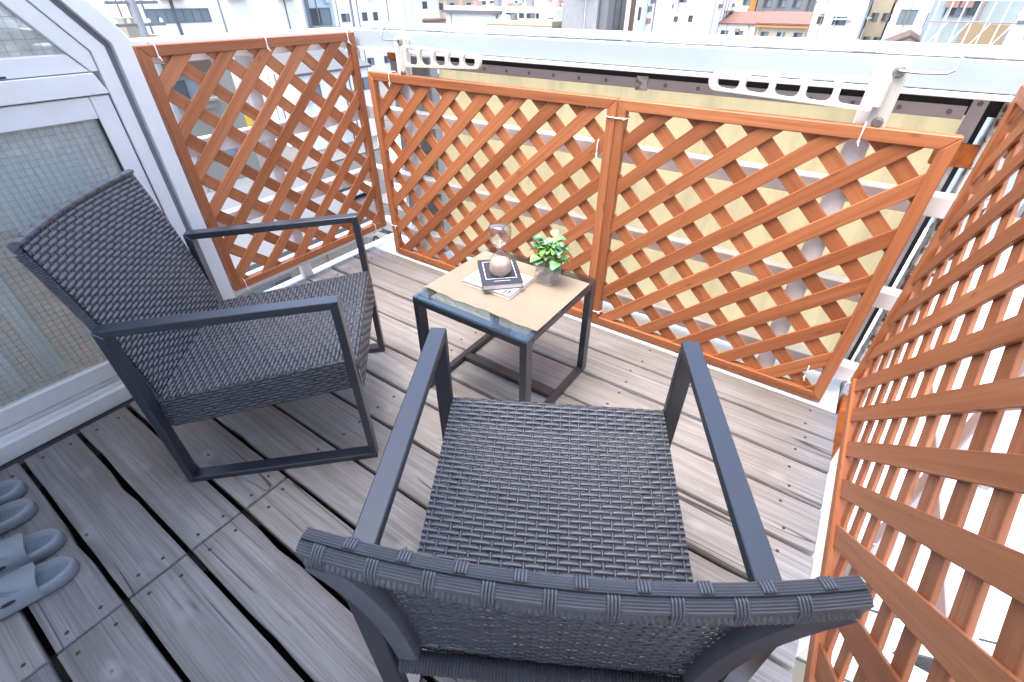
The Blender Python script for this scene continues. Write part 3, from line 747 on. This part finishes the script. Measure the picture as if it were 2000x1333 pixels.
# hourglass
HGZ = TZ + .0351 + .0004
hg = thing('hourglass', 'glass hourglass with pale pink sand standing on the dark book', 'hourglass', (-.815, 1.116, HGZ))
prof = [(.029, 0), (.0355, .004), (.0375, .014), (.0375, .026), (.0355, .040), (.031, .053), (.022, .067), (.010, .079), (.0045, .0865), (.0045, .089), (.010, .096), (.022, .105), (.031, .117), (.036, .131), (.0375, .146), (.0365, .158), (.032, .1665), (.022, .171), (.001, .172)]
MB().lathe(prof, 36).build('glass', 'clear_glass', hg, smooth=True, angle=180)
MB().lathe([(r - .0022, z) for r, z in prof[9:]], 36).build('inner_glass', 'clear_glass', hg, smooth=True, angle=180)
MB().lathe([(.027, .0025), (.0335, .006), (.0355, .015), (.0355, .026), (.0342, .038), (.0315, .046), (.022, .050), (.012, .052), (.001, .053)], 36).build('sand', 'sand', hg, smooth=True, angle=180)
# plant
pl = thing('potted_plant', 'small variegated green plant in a clear glass cube vase on the table', 'plant', (-.686, 1.212, TZ + .0016), R(-2))
gw = .031; gm = MB()
for s in (-1, 1):
    gm.bx(-gw, gw, s * gw - .0022, s * gw + .0022, 0, .066); gm.bx(s * gw - .0022, s * gw + .0022, -gw + .0024, gw - .0024, 0, .066)
gm.bx(-gw + .0024, gw - .0024, -gw + .0024, gw - .0024, 0, .006)
gm.build('vase', 'vase_glass', pl, bevel=.0012)
MB().box((0, 0, .0195), (.053, .053, .026)).build('moss', 'moss', pl, bevel=.004)
rnd = random.Random(11)
lv = []
for ww, ll in ((.011, .030), (.014, .034), (.009, .027)):
    vs = []; fs = []; n = 6
    for i in range(n + 1):
        f = i / n; w = ww * math.sin(math.pi * f ** .8) ** .9 if 0 < f < 1 else 0.0004; z = .007 * math.sin(f * 2.6)
        vs += [(-w, ll * f, z + .25 * w), (0, ll * f, z), (w, ll * f, z + .25 * w)]
    for i in range(n): fs += [(i * 3, i * 3 + 1, i * 3 + 4, i * 3 + 3), (i * 3 + 1, i * 3 + 2, i * 3 + 5, i * 3 + 4)]
    k = len(vs); vs += [(x, y, z - .0005) for x, y, z in vs]; fs += [tuple(q + k for q in reversed(f)) for f in fs]
    lv.append(MB().add(vs, fs).mesh('leaf', 'leaf', smooth=True, angle=180))
st = MB(); tips = []
for i in range(17):
    a = rnd.uniform(0, 2 * math.pi); r = rnd.uniform(.010, .056); h = rnd.uniform(.095, .165) - r * .55
    base = Vector((rnd.uniform(-.012, .012), rnd.uniform(-.012, .012), .030)); tip = Vector((r * math.cos(a), r * math.sin(a), h))
    mid = base.lerp(tip, .5) + Vector((0, 0, .018)); st.tube([base, base.lerp(mid, .5) + Vector((0, 0, .006)), mid, tip], .0011, 5); tips.append((mid, tip, a))
st.build('stem', 'stem', pl, smooth=True)
for mid, tip, a in tips:
    for q in range(5):
        p = mid.lerp(tip, .25 + .75 * q / 4); az = a + rnd.uniform(-1.9, 1.9)
        o = place('leaf', lv[rnd.randrange(3)], pl, p, (rnd.uniform(-.75, .45), rnd.uniform(-.4, .4), az - math.pi / 2)); s = rnd.uniform(.9, 1.4); o.scale = (s, s, s)

# ------------------------------------------------------------------ slippers
def make_slipper(label, loc, rz, mirror):
    t = thing('slipper', label, 'slipper', loc, rz)
    s = -1 if mirror else 1
    def outline(f, inset=0.0):
        # f along the length 0 heel .. 1 toe: centre x and half width
        w = .037 + .013 * math.sin(min(1, f / .72) * math.pi / 2) ** 2
        if f < .17: w *= math.sqrt(max(0.0, 1 - (1 - f / .17) ** 2)) if f > 0 else 0
        if f > .74: w *= math.sqrt(max(0.0, 1 - ((f - .74) / .26) ** 2))
        return .006 * math.sin(f * 3.0), max(.002, w - inset)
    L = .285; n = 30
    def ring(lev): return None
    levels = [(.004, .0), (.0, .006), (-.002, .018), (-.001, .027), (.003, .0315), (.0075, .0315), (.0115, .027), (.016, .0235)]
    vs = []; fs = []; m2 = 2 * n
    for ins, z in levels:
        ptsL = []; ptsR = []
        for i in range(n):
            f = .004 + .992 * i / (n - 1); cx, w = outline(f, ins)
            lift = .006 * (1 - f) if z > .01 else 0
            yy = -L * (f if ins <= 0 else (ins / L + f * (1 - 2 * ins / L)))
            ptsL.append((s * (cx - w), yy, z + lift)); ptsR.append((s * (cx + w), yy, z + lift))
        vs += ptsL + ptsR[::-1]
    for l in range(len(levels) - 1):
        fs += [(l * m2 + k, l * m2 + (k + 1) % m2, (l + 1) * m2 + (k + 1) % m2, (l + 1) * m2 + k) for k in range(m2)]
    for l, rev in ((0, True), (len(levels) - 1, False)):
        for k in range(n - 1):
            q = (l * m2 + k, l * m2 + k + 1, l * m2 + m2 - 2 - k, l * m2 + m2 - 1 - k); fs.append(q[::-1] if rev else q)
    MB().add(vs, fs).build('sole', 'slipper_foam', t, smooth=True, angle=60)
    fb = MB()
    for i in range(12):
        f = .085 + i * .017; cx, w = outline(f, .022); fb.box((s * cx, -L * f, .0235 + .006 * (1 - f) + .0006), (2 * w, .0022, .0016))
    fb.build('footbed_ribs', 'slipper_foot', t)
    # the broad strap, an arch over the front half
    vs = []; fs = []; nf, na = 14, 15
    for layer in (0, 1):
        for i in range(nf + 1):
            fr = i / nf
            for k in range(na):
                a = math.pi * k / (na - 1); side = math.cos(a)
                f0 = .235 + .07 * (1 - side * s) * .35 - .055 * (1 - abs(side) ** 1.5); f1 = .86 - .07 * abs(side)
                f = f0 + (f1 - f0) * fr; cx, w = outline(f); w = w + .0035 - .0055 * layer
                hh = (.062 - .018 * fr - .0055 * layer) * (1 - .0 * fr)
                vs.append((s * cx + w * math.cos(a) * s, -L * f, .012 + hh * (math.sin(a) ** .72)))
    o = (nf + 1) * na
    for i in range(nf):
        for k in range(na - 1):
            q = (i * na + k, i * na + k + 1, (i + 1) * na + k + 1, (i + 1) * na + k); fs += [q, tuple(x + o for x in reversed(q))]
    for k in range(na - 1): fs += [(k, k + 1, k + 1 + o, k + o), (nf * na + k + 1, nf * na + k, nf * na + k + o, nf * na + k + 1 + o)]
    for i in range(nf): fs += [(i * na, (i + 1) * na, (i + 1) * na + o, i * na + o), (i * na + na - 1, i * na + na - 1 + o, (i + 1) * na + na - 1 + o, (i + 1) * na + na - 1)]
    MB().add(vs, fs).build('strap', 'slipper_foam', t, smooth=True, angle=50)
    # oval vents and raised contour lines on the strap
    for sd in (-1, 1):
        a = .42 if sd > 0 else math.pi - .42; f = .42; cx, w = outline(f); w += .0042; hh = .060 - .018 * .35
        p = Vector((s * cx + w * math.cos(a) * s, -L * f, .012 + hh * math.sin(a) ** .72))
        mm_ = MB(); pts = [(.0145 * math.cos(q * math.pi / 8), .0048 * math.sin(q * math.pi / 8)) for q in range(16)]
        tg = Vector((math.cos(a) * s, 0, .9)).normalized(); yv = Vector((0, 1, .12)).normalized(); nv = yv.cross(tg).normalized(); tv = tg.cross(Vector((0, 1, 0))).normalized()
        upv = tv.cross(yv).normalized()
        mm_.prism(pts, lambda a_, b_, d: p + yv * a_ + (Vector((-math.sin(a) * math.cos(a) * s * 1.2, 0, 1)).normalized()) * b_ + tg * d, -.004, .0012)
        mm_.build('vent_hole', 'dark_void', t)
    cl = MB()
    for off, hgt in ((.0, 1.0), (.055, .72)):
        pts = []
        for q in range(17):
            g = q / 16; a = R(38 + 104 * g); f = .33 + off + .17 * math.sin(math.pi * g) * hgt; cx, w = outline(f); fr = (f - .36) / .48
            pts.append((s * cx + (w + .0036) * math.cos(a) * s, -L * f, .012 + (.0622 - .018 * fr) * math.sin(a) ** .72))
        cl.tube(pts, .0011, 5)
    cl.build('strap_contour', 'slipper_foot', t, smooth=True)
    return t
make_slipper('grey blue foam slipper of the pair by the sunroom sill, its outer one', (-1.660, -.118, .0015), R(-14), True)
make_slipper('grey blue foam slipper by the sunroom sill, inner one of its pair', (-1.552, -.124, .0015), R(-19), False)
make_slipper('grey blue foam slipper touching the one beside the plank gap', (-1.377, -.114, .0015), R(-15), True)
make_slipper('grey blue foam slipper resting next to the plank gap, farthest from the sill', (-1.256, -.124, .0015), R(-20), False)
# ------------------------------------------------------------------ street and city below
GZ = -12.0
def sheet(name, x0, x1, y0, y1, z, mat):
    o = MB().add([(x0, y0, z), (x1, y0, z), (x1, y1, z), (x0, y1, z)], [(0, 1, 2, 3)]).build(name, mat); tag(o, kind='structure'); return o
sheet('ground', -1500, 1500, -600, 1800, GZ, 'ground_mat')
sheet('road', -41, -30, -60, 150, GZ + .01, 'asphalt')
sheet('side_street', -30, -3, 17.5, 23.5, GZ + .014, 'asphalt')
for i in range(18):
    o = sheet('lane_marking', -35.6, -35.4, -40 + i * 10, -36 + i * 10, GZ + .018, 'road_paint')
for x0, x1 in ((-30, -27.6), (-43.4, -41)):
    tag(MB().bx(x0, x1, 23.6 if x0 > -31 else -60, 150, GZ, GZ + .14).build('pavement', 'ground_mat'), kind='structure')
def building(name, label, box, mat, wins=(), roof=None, roofmat='roof_grey', pane='city_pane', group=None, trims=()):
    """box = x0,x1,y0,y1,ztop ; wins = (side, a0, a1, z0, z1, panes) on side 'y' (facing -Y) or 'x' (facing +X)"""
    x0, x1, y0, y1, zt = box
    t = thing(name, label, 'building', (0, 0, 0), 0, group)
    MB().bx(x0, x1, y0, y1, GZ, zt).build('wall', mat, t)
    m = MB(); p = .25
    if roof is None:
        m.bx(x0 - .05, x1 + .05, y0 - .05, y0 + p, zt + .002, zt + .5); m.bx(x0 - .05, x1 + .05, y1 - p, y1 + .05, zt + .002, zt + .5)
        m.bx(x0 - .05, x0 + p, y0 + p + .01, y1 - p - .01, zt + .002, zt + .5); m.bx(x1 - p, x1 + .05, y0 + p + .01, y1 - p - .01, zt + .002, zt + .5)
        m.build('parapet', mat, t)
    elif roof[0] == 'gx':      # ridge along x
        h = roof[1]; o = .35; ym = (y0 + y1) / 2
        m.prism([(y0 - o, zt - o * h / (ym - y0)), (ym, zt + h), (y1 + o, zt - o * h / (ym - y0)), (y1 + o, zt + .22 - o * h / (ym - y0)), (ym, zt + h + .25), (y0 - o, zt + .22 - o * h / (ym - y0))], lambda a, b, d: (d, a, b), x0 - o, x1 + o); m.build('roof', roofmat, t)
        MB().prism([(y0, zt), (ym, zt + h), (y1, zt)], lambda a, b, d: (d, a, b), x0, x1).build('gable', mat, t)
    elif roof[0] == 'gy':
        h = roof[1]; o = .35; xm = (x0 + x1) / 2; k = o * h / (xm - x0)
        m.prism([(x0 - o, zt - k), (xm, zt + h), (x1 + o, zt - k), (x1 + o, zt + .22 - k), (xm, zt + h + .25), (x0 - o, zt + .22 - k)], lambda a, b, d: (a, d, b), y0 - o, y1 + o); m.build('roof', roofmat, t)
        MB().prism([(x0, zt), (xm, zt + h), (x1, zt)], lambda a, b, d: (a, d, b), y0, y1).build('gable', mat, t)
    for side, a0, a1, z0, z1, n in wins:
        f = MB(); g = MB(); fr = .06
        def q(mb, u0, u1, v0, v1, d0, d1):
            if side == 'y': mb.bx(u0, u1, y0 - d1, y0 - d0, v0, v1)
            else: mb.bx(x1 + d0, x1 + d1, u0, u1, v0, v1)
        q(f, a0, a1, z1 - fr, z1, .005, .08); q(f, a0, a1, z0, z0 + fr, .005, .08)
        for i in range(n + 1):
            u = a0 + (a1 - a0 - fr) * i / n; q(f, u, u + fr, z0 + fr + .002, z1 - fr - .002, .005, .08)
        o = f.build('window', 'city_grey', t)
        for i in range(n):
            u0 = a0 + (a1 - a0 - fr) * i / n + fr; u1 = a0 + (a1 - a0 - fr) * (i + 1) / n
            g = MB(); q(g, u0, u1, z0 + fr, z1 - fr, .006, .02); g.build('pane', pane if (i % 3 != 1) else 'city_pane_light', o)
    # pipes, ledges and boxes bolted to the two visible faces
    rn = random.Random(len(label) * 7 + int(x0)); ft = MB()
    for face, a0, a1 in (('y', x0, x1), ('x', y0, y1)):
        if a1 - a0 < 2.5: continue
        def q2(u0, u1, v0, v1, d):
            if face == 'y': ft.bx(u0, u1, y0 - d, y0 - .006, v0, v1, rn.randrange(4))
            else: ft.bx(x1 + .006, x1 + d, u0, u1, v0, v1, rn.randrange(4))
        for i in range(max(2, int((a1 - a0) / 3.2))):
            u = rn.uniform(a0 + .3, a1 - 1.2); q2(u, u + .1, GZ, zt - .1, .12)
            u = rn.uniform(a0 + .3, a1 - 1.2); v = zt - rn.choice((1.2, 2.6, 3.4, 4.6)); q2(u, u + .8, v, v + .55, .35)
            if rn.random() < .5: u = rn.uniform(a0, a1 - 2.2); v = zt - rn.choice((2.2, 3.1, 5.2)); q2(u, u + 2.0, v, v + .12, .7)
    for i in range(int((x1 - x0) * (y1 - y0) / 22)):
        if roof is None:
            u = rn.uniform(x0 + .4, x1 - 1.6); v = rn.uniform(y0 + .4, y1 - 1.6); ft.bx(u, u + rn.uniform(.5, 1.3), v, v + rn.uniform(.5, 1.3), zt + .004, zt + rn.uniform(.6, 1.5), rn.randrange(4))
    tag(ft.build('facade_fittings', ['city_grey', 'city_beige', 'roof_pink', 'city_blue'], t), kind='stuff')
    for tm, tx0, tx1, ty0, ty1, tz0, tz1, tname in trims: MB().bx(tx0, tx1, ty0, ty1, tz0, tz1).build(tname, tm, t)
    return t
def grid(side, a, w, gap, n, z, h, rows, dz, panes=2): return [(side, a + i * (w + gap), a + i * (w + gap) + w, z - r * dz, z - r * dz + h, panes) for r in range(rows) for i in range(n)]
building('office_building', 'big white building with one long strip of windows beyond the street lattice', (-75, -55, 22.4, 39, 6), 'city_white', [('x', 22.9, 28.5, -.92, .18, 7)] + grid('x', 30.5, 1.6, 2.2, 2, -6.5, 1.3, 2, 3.2), pane='city_pane_light')
building('apartment_block', 'dark grey apartment block with white downpipes beside the big white building', (-85, -66, 8, 26, 7), 'city_grey', grid('x', 10, 2.2, 1.2, 5, -.6, 1.5, 4, 3.0), trims=[('city_white', -66.0, -65.7, 24.0, 24.4, -12, 7, 'downpipe'), ('city_white', -66.0, -65.7, 26.1, 26.5, -12, 7, 'downpipe'), ('city_white', -66, -65, 8, 23.8, -2.2, -1.2, 'balcony')])
building('stair_tower', 'pale blue tower with pipes beside the big white building', (-72, -60, 42.6, 47.0, 5), 'city_blue', [('x', 43.3, 46.4, -1.9, -.1, 2)], trims=[('city_grey', -60, -59.8, 42.9, 43.05, -12, 5, 'pipe'), ('city_beige', -60, -59, 43.0, 46.8, -2.6, -2.0, 'balcony')])
building('clinic_building', 'white building with three small square windows beyond the lattice corner', (-98, -80, 60, 84, 6), 'city_white', [('x', 64.0, 65.8, -2.6, -1.4, 2), ('x', 68.6, 69.8, -2.6, -1.3, 1), ('x', 71.2, 72.3, -2.6, -1.3, 1)] + grid('x', 64, 1.6, 2.6, 4, -6.3, 1.2, 2, 3.2))
building('corner_house', 'beige tiled house with dark shutters beside the street', (-38.5, -30.4, 8.5, 15.9, -1.3), 'city_beige', [('x', 12.2, 14.4, -3.6, -2.4, 2), ('x', 9.0, 11, -3.6, -2.4, 2), ('x', 12.4, 14.8, -6.6, -5.2, 2), ('x', 9.0, 11.4, -6.6, -5.2, 2)], trims=[('city_brown', -30.39, -30.2, 11.9, 14.9, -2.2, -1.5, 'shutter_box')])
building('workshop', 'low grey roofed workshop right below the street lattice', (-27, -17.5, 5.5, 13.2, -7.2), 'city_beige', [('x', 6.5, 9, -9.6, -8.2, 3)], roof=('gy', 1.1), roofmat='roof_grey')
building('corner_shop', 'low white shop with orange sign in the street', (-29.5, -24, 25, 34, -8.0), 'city_white', [('x', 26, 31, -11, -9.2, 4)], trims=[('sign_orange', -23.99, -23.8, 26, 31, -8.9, -8.1, 'sign_board')])
building('yellow_sign_house', 'cream house with yellow sign board across the road', (-52, -44, 18.5, 24, -7.0), 'city_cream', [('x', 19, 22, -9.6, -8.2, 2)], trims=[('sign_yellow', -43.99, -43.8, 20, 23.5, -8.0, -7.2, 'sign_board')])
building('gallery_house', 'white two storey house across the road behind the lattice corner', (-56, -46, 30, 39, -5.0), 'city_white', grid('x', 31, 1.6, 1.6, 3, -7.2, 1.2, 2, 2.8), roof=('gy', 1.4), roofmat='roof_grey')
building('row_house', 'brown roofed low house beyond the weathered post', (-42, -33, 44, 54, -4.5), 'city_white', grid('y', -41, 1.5, 1.4, 3, -7, 1.2, 1, 3), roof=('gx', 1.4), roofmat='city_brown')
building('eaved_hall', 'long low white hall with dark eave beyond the beam', (-61.3, -40.5, 70, 84, -.7), 'city_white', [('y', -49.3, -47.3, -2.2, -.9, 2), ('y', -46.8, -46.0, -2.2, -.9, 1), ('y', -45.6, -43.4, -2.2, -.9, 3)], trims=[('roof_grey', -61.6, -50, 69.4, 70, -1.1, -.72, 'eave')])
building('annexe', 'cream walled annexe in front of the long low hall', (-47, -36.5, 62, 68, -2.0), 'city_cream', grid('y', -45, 1.2, 1.8, 3, -6, 1.2, 1, 3))
building('concrete_tower', 'stained bare concrete building beyond the beam', (-33.9, -29.3, 60, 70, 5), 'ledge_concrete', [('y', -33.2, -32.4, -7, -5.6, 1)], trims=[('city_grey', -29.2, -28.2, 60.5, 61.5, -12, 4, 'duct')])
building('narrow_house', 'narrow white house with brown side strip beside the stained concrete building', (-27.5, -25.4, 64, 74, 3), 'city_white', [('y', -25.9, -25.5, -1.2, .1, 1)], trims=[('city_brown', -26.9, -26.3, 63.9, 64.0, -8, 3, 'side_strip')])
building('terraced_block', 'white block with few tiny windows beyond the middle of the beam', (-42, -27.6, 100, 118, 4), 'city_white', [('y', -36, -35.2, -2.6, -1.8, 1), ('y', -31, -30.2, -2.6, -1.6, 1), ('y', -33.6, -32.8, -2.6, -1.8, 1)] + grid('y', -40, 1.3, 2.2, 3, .2, 1.0, 1, 3))
building('red_roof_house', 'white house under a long red tiled roof far beyond the beam', (-30.5, -21, 108, 122, -3.0), 'city_white', grid('y', -29.5, 1.4, 1.2, 3, -5.2, 1.2, 1, 3), roof=('gx', 1.5), roofmat='roof_red')
building('red_roof_house', 'second red roofed house with orange gutter beyond the beam', (-20, -12.3, 104, 116, -2.7), 'city_cream', grid('y', -19.2, 1.3, 1.3, 3, -5, 1.2, 1, 3), roof=('gx', 1.4), roofmat='roof_red', trims=[('city_orange', -20.2, -12.1, 103.6, 103.7, -3.2, -2.9, 'gutter')])
building('balcony_block', 'cream block with orange stair column far beyond the beam', (-36.5, -26.8, 132, 146, 6), 'city_cream', grid('y', -35.6, 1.5, 1.5, 3, -.5, 1.2, 3, 3.0), trims=[('city_orange', -28.0, -26.7, 131.5, 132, -12, 6, 'stair_column'), ('city_white', -36.5, -28.2, 131.2, 132, -1.9, -1.0, 'balcony')])
building('grey_block', 'grey block with dark windows beside the orange stair column', (-26.2, -16.8, 130, 144, 6), 'city_grey', grid('y', -25, 1.6, 1.2, 3, -.8, 1.3, 3, 3.0))
building('twin_window_house', 'white house with a single twin window beyond the square lattice', (-9.2, -3.8, 80, 92, 4), 'city_white', [('y', -6.9, -5.4, -1.75, -.85, 2), ('y', -8.6, -7.9, -1.7, -.9, 1), ('y', -6.9, -5.4, -5, -3.9, 2)])
building('pink_roof_shed', 'low shed with faded pink roof beyond the square lattice', (-5.2, -3.0, 60, 66, -3.4), 'city_cream', [('y', -4.8, -3.4, -4.9, -4.2, 2)], roof=('gx', 1.0), roofmat='roof_pink')
building('yellow_house', 'pale yellow house beside the white house with blue windows', (-3.6, -1.4, 88, 98, 3), 'city_cream', grid('y', -3.3, .8, .4, 2, -1.5, .9, 2, 2.6))
building('blue_window_house', 'white house with light blue windows behind the brown gable', (-1.0, 4.4, 82, 94, 4), 'city_white', [('y', -.3, 1.4, -1.6, -.1, 3), ('y', 2.4, 4.0, -1.9, -.4, 2)], pane='city_pane_light')
building('gable_house', 'white house with brown gable roof beyond the beam end', (-.5, 3.1, 65, 76, -2.9), 'city_white', [('y', 1.0, 1.8, -5, -4.1, 1)], roof=('gy', .85), roofmat='city_brown')
building('ochre_flats', 'ochre flats with orange balconies beyond the gable house', (4.6, 7.6, 92, 104, 5), 'city_ochre', grid('y', 5.0, 1.0, .5, 2, -1.4, 1.1, 2, 2.8), trims=[('city_orange', 4.4, 7.8, 91.2, 91.9, -2.6, -1.8, 'balcony'), ('city_orange', 4.4, 7.8, 91.2, 91.9, .4, 1.1, 'balcony')])
# scaffolded block
sb = building('scaffolded_block', 'pale green block wrapped in white scaffold bars near the railing corner', (2.2, 7.6, 60, 72, 5), 'city_green', [('y', 2.8, 5.0, -.2, .9, 3), ('y', 5.5, 7.2, -2.0, -.9, 2)], trims=[('city_ochre', 4.6, 7.4, 59.8, 59.95, -2.6, -.7, 'wall_sheet')])
for i in range(7):
    x = 2.2 + i * .9; MB().tube([(x, 59.3, GZ), (x, 59.3, 4.5)], .05, 6).build('scaffold_pole', 'city_white', sb)
for z in (-4.4, -2.9, -.55, .9, 2.2): MB().tube([(2.1, 59.25, z), (7.7, 59.25, z)], .05, 6).build('scaffold_rail', 'roof_pink' if z in (-.55, -2.9) else 'city_white', sb)
for i in range(4): MB().tube([(2.2 + i * 1.4, 59.2, -2.9), (3.3 + i * 1.4, 59.2, -.6)], .04, 6).build('scaffold_brace', 'city_white', sb)
for mt, x0, x1, lb in (('sign_blue', 1.35, 1.95, 'blue crate on a far roof edge beyond the beam end'), ('sign_red', 2.0, 2.75, 'red orange crate on a far roof edge beyond the beam end')):
    o = MB().bx(x0, x1, 40.2, 40.8, -1.55, -1.15).bx(x0 + .05, x1 - .05, 40.25, 40.75, -1.15, -1.1).build('roof_crate', mt, bevel=.02); tag(o, lb, 'crate')
building('crate_roof', 'flat roof with coloured crates beyond the beam end', (-2.6, 4.6, 39.9, 48, -1.56), 'city_white', roof=('gx', .0001), roofmat='city_white') if False else building('flat_roof_house', 'white flat roofed house carrying the coloured crates', (.8, 3.6, 40.0, 47, -1.56), 'city_white', roof=('none',))
# neighbours below the open side
building('neighbour_house', 'white neighbour house with flat roof below the long lattice panel', (1.15, 9, 2.6, 13, -3.4), 'city_white', [('y', 2, 3.2, -6, -4.8, 2)])
building('neighbour_annexe', 'low cream annexe below the rusty column', (.5, 1.1, 2.3, 9.5, -2.7), 'city_beige', roof=('none',))
building('neighbour_shed', 'pale grey shed roof below the long lattice beside the deck edge', (.75, 6.5, -3.0, 2.2, -4.6), 'city_cream', roof=('none',))
building('neighbour_tower', 'tall white neighbour building beyond the end of the beam', (6.5, 16, 14, 26, 6), 'city_white', grid('y', 7.2, 1.6, 1.4, 3, -2, 1.3, 3, 3.0))
building('neighbour_flats', 'white neighbour flats with blue grey stair wall past the railing corner', (3.4, 6.3, 15, 24, -.8), 'city_blue', grid('y', 3.7, .9, .5, 2, -3.4, 1.1, 2, 2.6))
def ac_unit(label, loc, rz):
    t = thing('air_conditioner', label, 'air conditioner', loc, rz)
    MB().bx(-.4, .4, -.15, .15, .06, .62).build('case', 'city_white', t, bevel=.02)
    for x in (-.3, .3): MB().bx(x - .04, x + .04, -.16, .16, 0, .06).build('foot', 'city_grey', t)
    g = MB()
    for i in range(12): g.bx(-.34, .14, -.165, -.152, .12 + i * .036, .132 + i * .036)
    g.build('grille', 'city_dark', t)
    return t
ac_unit('white air conditioner unit on the neighbour roof below the long lattice', (1.9, 3.15, -3.398), R(20))
ac_unit('white air conditioner unit at the far end of the neighbour roof', (2.9, 6.0, -3.398), R(10))
ac_unit('white air conditioner unit on the grey shed roof', (1.75, 1.75, -4.6), R(0))
for i, (a, b, lb) in enumerate([((.6, 2.2, -1.9), (7, 4.5, -1.2), 'dark green cable sagging over the neighbour roof, upper one'), ((.6, 2.0, -2.3), (7, 3.4, -1.9), 'dark green cable sagging over the neighbour roof, middle one'), ((.55, 1.2, -2.6), (7, 2.6, -2.4), 'dark green cable sagging over the grey shed roof')]):
    a, b = Vector(a), Vector(b); pts = [a.lerp(b, k / 12) - Vector((0, 0, .35 * math.sin(math.pi * k / 12))) for k in range(13)]
    tag(MB().tube(pts, .009, 6).build('overhead_cable', 'cable', smooth=True), lb, 'cable')
# utility pole with wires
up_ = thing('utility_pole', 'concrete utility pole with white insulators in front of the big white building', 'utility pole', (-24.2, 9.75, GZ))
MB().tube([(0, 0, 0), (0, 0, 13.6)], [.2, .14], 12).build('pole', 'ledge_concrete', up_, smooth=True)
for z in (12.2, 12.9): MB().bx(-.06, .06, -.9, .9, z, z + .09).build('crossarm', 'city_grey', up_)
for z in (12.2, 12.9):
    for y in (-.8, -.35, .35, .8): MB().lathe([(.03, 0), (.07, .03), (.035, .06), (.07, .09), (.03, .13), (.03, .16)], 10, (0, y, z + .09)).build('insulator', 'city_white', up_, smooth=True)
# parked vehicles
def car(label, loc, rz, mat, van=False):
    t = thing('parked_van' if van else 'parked_car', label, 'van' if van else 'car', loc, rz)
    H = 1.75 if van else 1.42
    prof = [(-2.1, .3), (2.1, .3), (2.15, .75), (1.35, .92), (.75, H), (-1.75, H), (-2.12, .95)] if not van else [(-2.2, .3), (2.2, .3), (2.25, .9), (1.75, 1.15), (1.2, H), (-2.15, H)]
    MB().prism(prof, lambda a, b, d: (a, d, b), -.82, .82).build('body', mat, t, bevel=.08, segs=2, smooth=True)
    for s in (-1, 1):
        w = [(-1.7, H - .1), (.7, H - .1), (1.12, .98), (-1.9, .98)] if not van else [(-1.9, H - .12), (1.1, H - .12), (1.5, 1.15), (-1.9, 1.15)]
        MB().prism(w, lambda a, b, d: (a, d, b), s * .822, s * .835).build('side_window', 'city_pane', t)
    ws = [(.80, H - .06), (1.30, .96)] if not van else [(1.26, H - .1), (1.70, 1.2)]
    MB().add([(ws[0][0] + .05, -.7, ws[0][1]), (ws[0][0] + .05, .7, ws[0][1]), (ws[1][0] + .08, .74, ws[1][1]), (ws[1][0] + .08, -.74, ws[1][1])], [(0, 1, 2, 3)]).build('windscreen', 'city_pane', t)
    for x in (-1.35, 1.35):
        for s in (-1, 1):
            w = MB().tube([(x, s * .70, .31), (x, s * .86, .31)], .31, 16).build('wheel', 'tyre', t, smooth=True)
            MB().tube([(x, s * .861, .31), (x, s * .872, .31)], .18, 12).build('rim', 'city_grey', w)
    for s in (-1, 1): MB().box((2.16, s * .6, .68), (.06, .3, .14)).build('headlight', 'city_white', t, bevel=.02)
    return t
car('white van parked in the street below the lattice', (-31.6, 17.2, GZ + .012), R(93), 'car_white', True)
car('white car parked behind the van in the street', (-31.8, 23.0, GZ + .012), R(91), 'car_white')
car('red car on the far side of the street', (-39.2, 21.0, GZ + .012), R(-90), 'car_red')
car('silver car in the side street below the lattice corner', (-22, 19.2, GZ + .016), R(4), 'car_silver')
car('white car in the side street near the terrace', (-13.5, 21.6, GZ + .016), R(182), 'car_white')
# the far town that reads as one mass
rnd = random.Random(5); far = MB(); mats = ['city_white', 'city_cream', 'city_beige', 'city_blue', 'city_pane', 'roof_grey', 'roof_red']
for i in range(420):
    a = R(rnd.uniform(-100, 14)); d = rnd.uniform(125, 420); x, y = d * math.sin(a), d * math.cos(a)
    if y < 145 and x > -75: continue
    if x > -105 and y < 40: continue
    w, dd, h = rnd.uniform(8, 18), rnd.uniform(8, 16), rnd.choice((7, 8.5, 10, 12, 15)) + rnd.uniform(0, 2) + (d - 125) * .01
    mi = rnd.choice((0, 0, 0, 1, 2, 3)); far.bx(x - w / 2, x + w / 2, y - dd / 2, y + dd / 2, GZ, GZ + h, mi)
    far.bx(x - w / 2 - .3, x + w / 2 + .3, y - dd / 2 - .3, y + dd / 2 + .3, GZ + h, GZ + h + .5, rnd.choice((5, 6, 0, 0)))
    for r in range(int(h / 3)):
        for c in range(int(w / 3)):
            if rnd.random() < .75: far.bx(x - w / 2 + 1 + c * 3, x - w / 2 + 2.5 + c * 3, y - dd / 2 - .06, y - dd / 2 - .005, GZ + h - 2.4 - r * 3, GZ + h - 1.1 - r * 3, 4)
        for c in range(int(dd / 3)):
            if rnd.random() < .75: far.bx(x + w / 2 + .005, x + w / 2 + .06, y - dd / 2 + 1 + c * 3, y - dd / 2 + 2.5 + c * 3, GZ + h - 2.4 - r * 3, GZ + h - 1.1 - r * 3, 4)
tag(far.build('distant_town', mats), 'pale distant town roofs merging towards the horizon', 'town', kind='stuff')
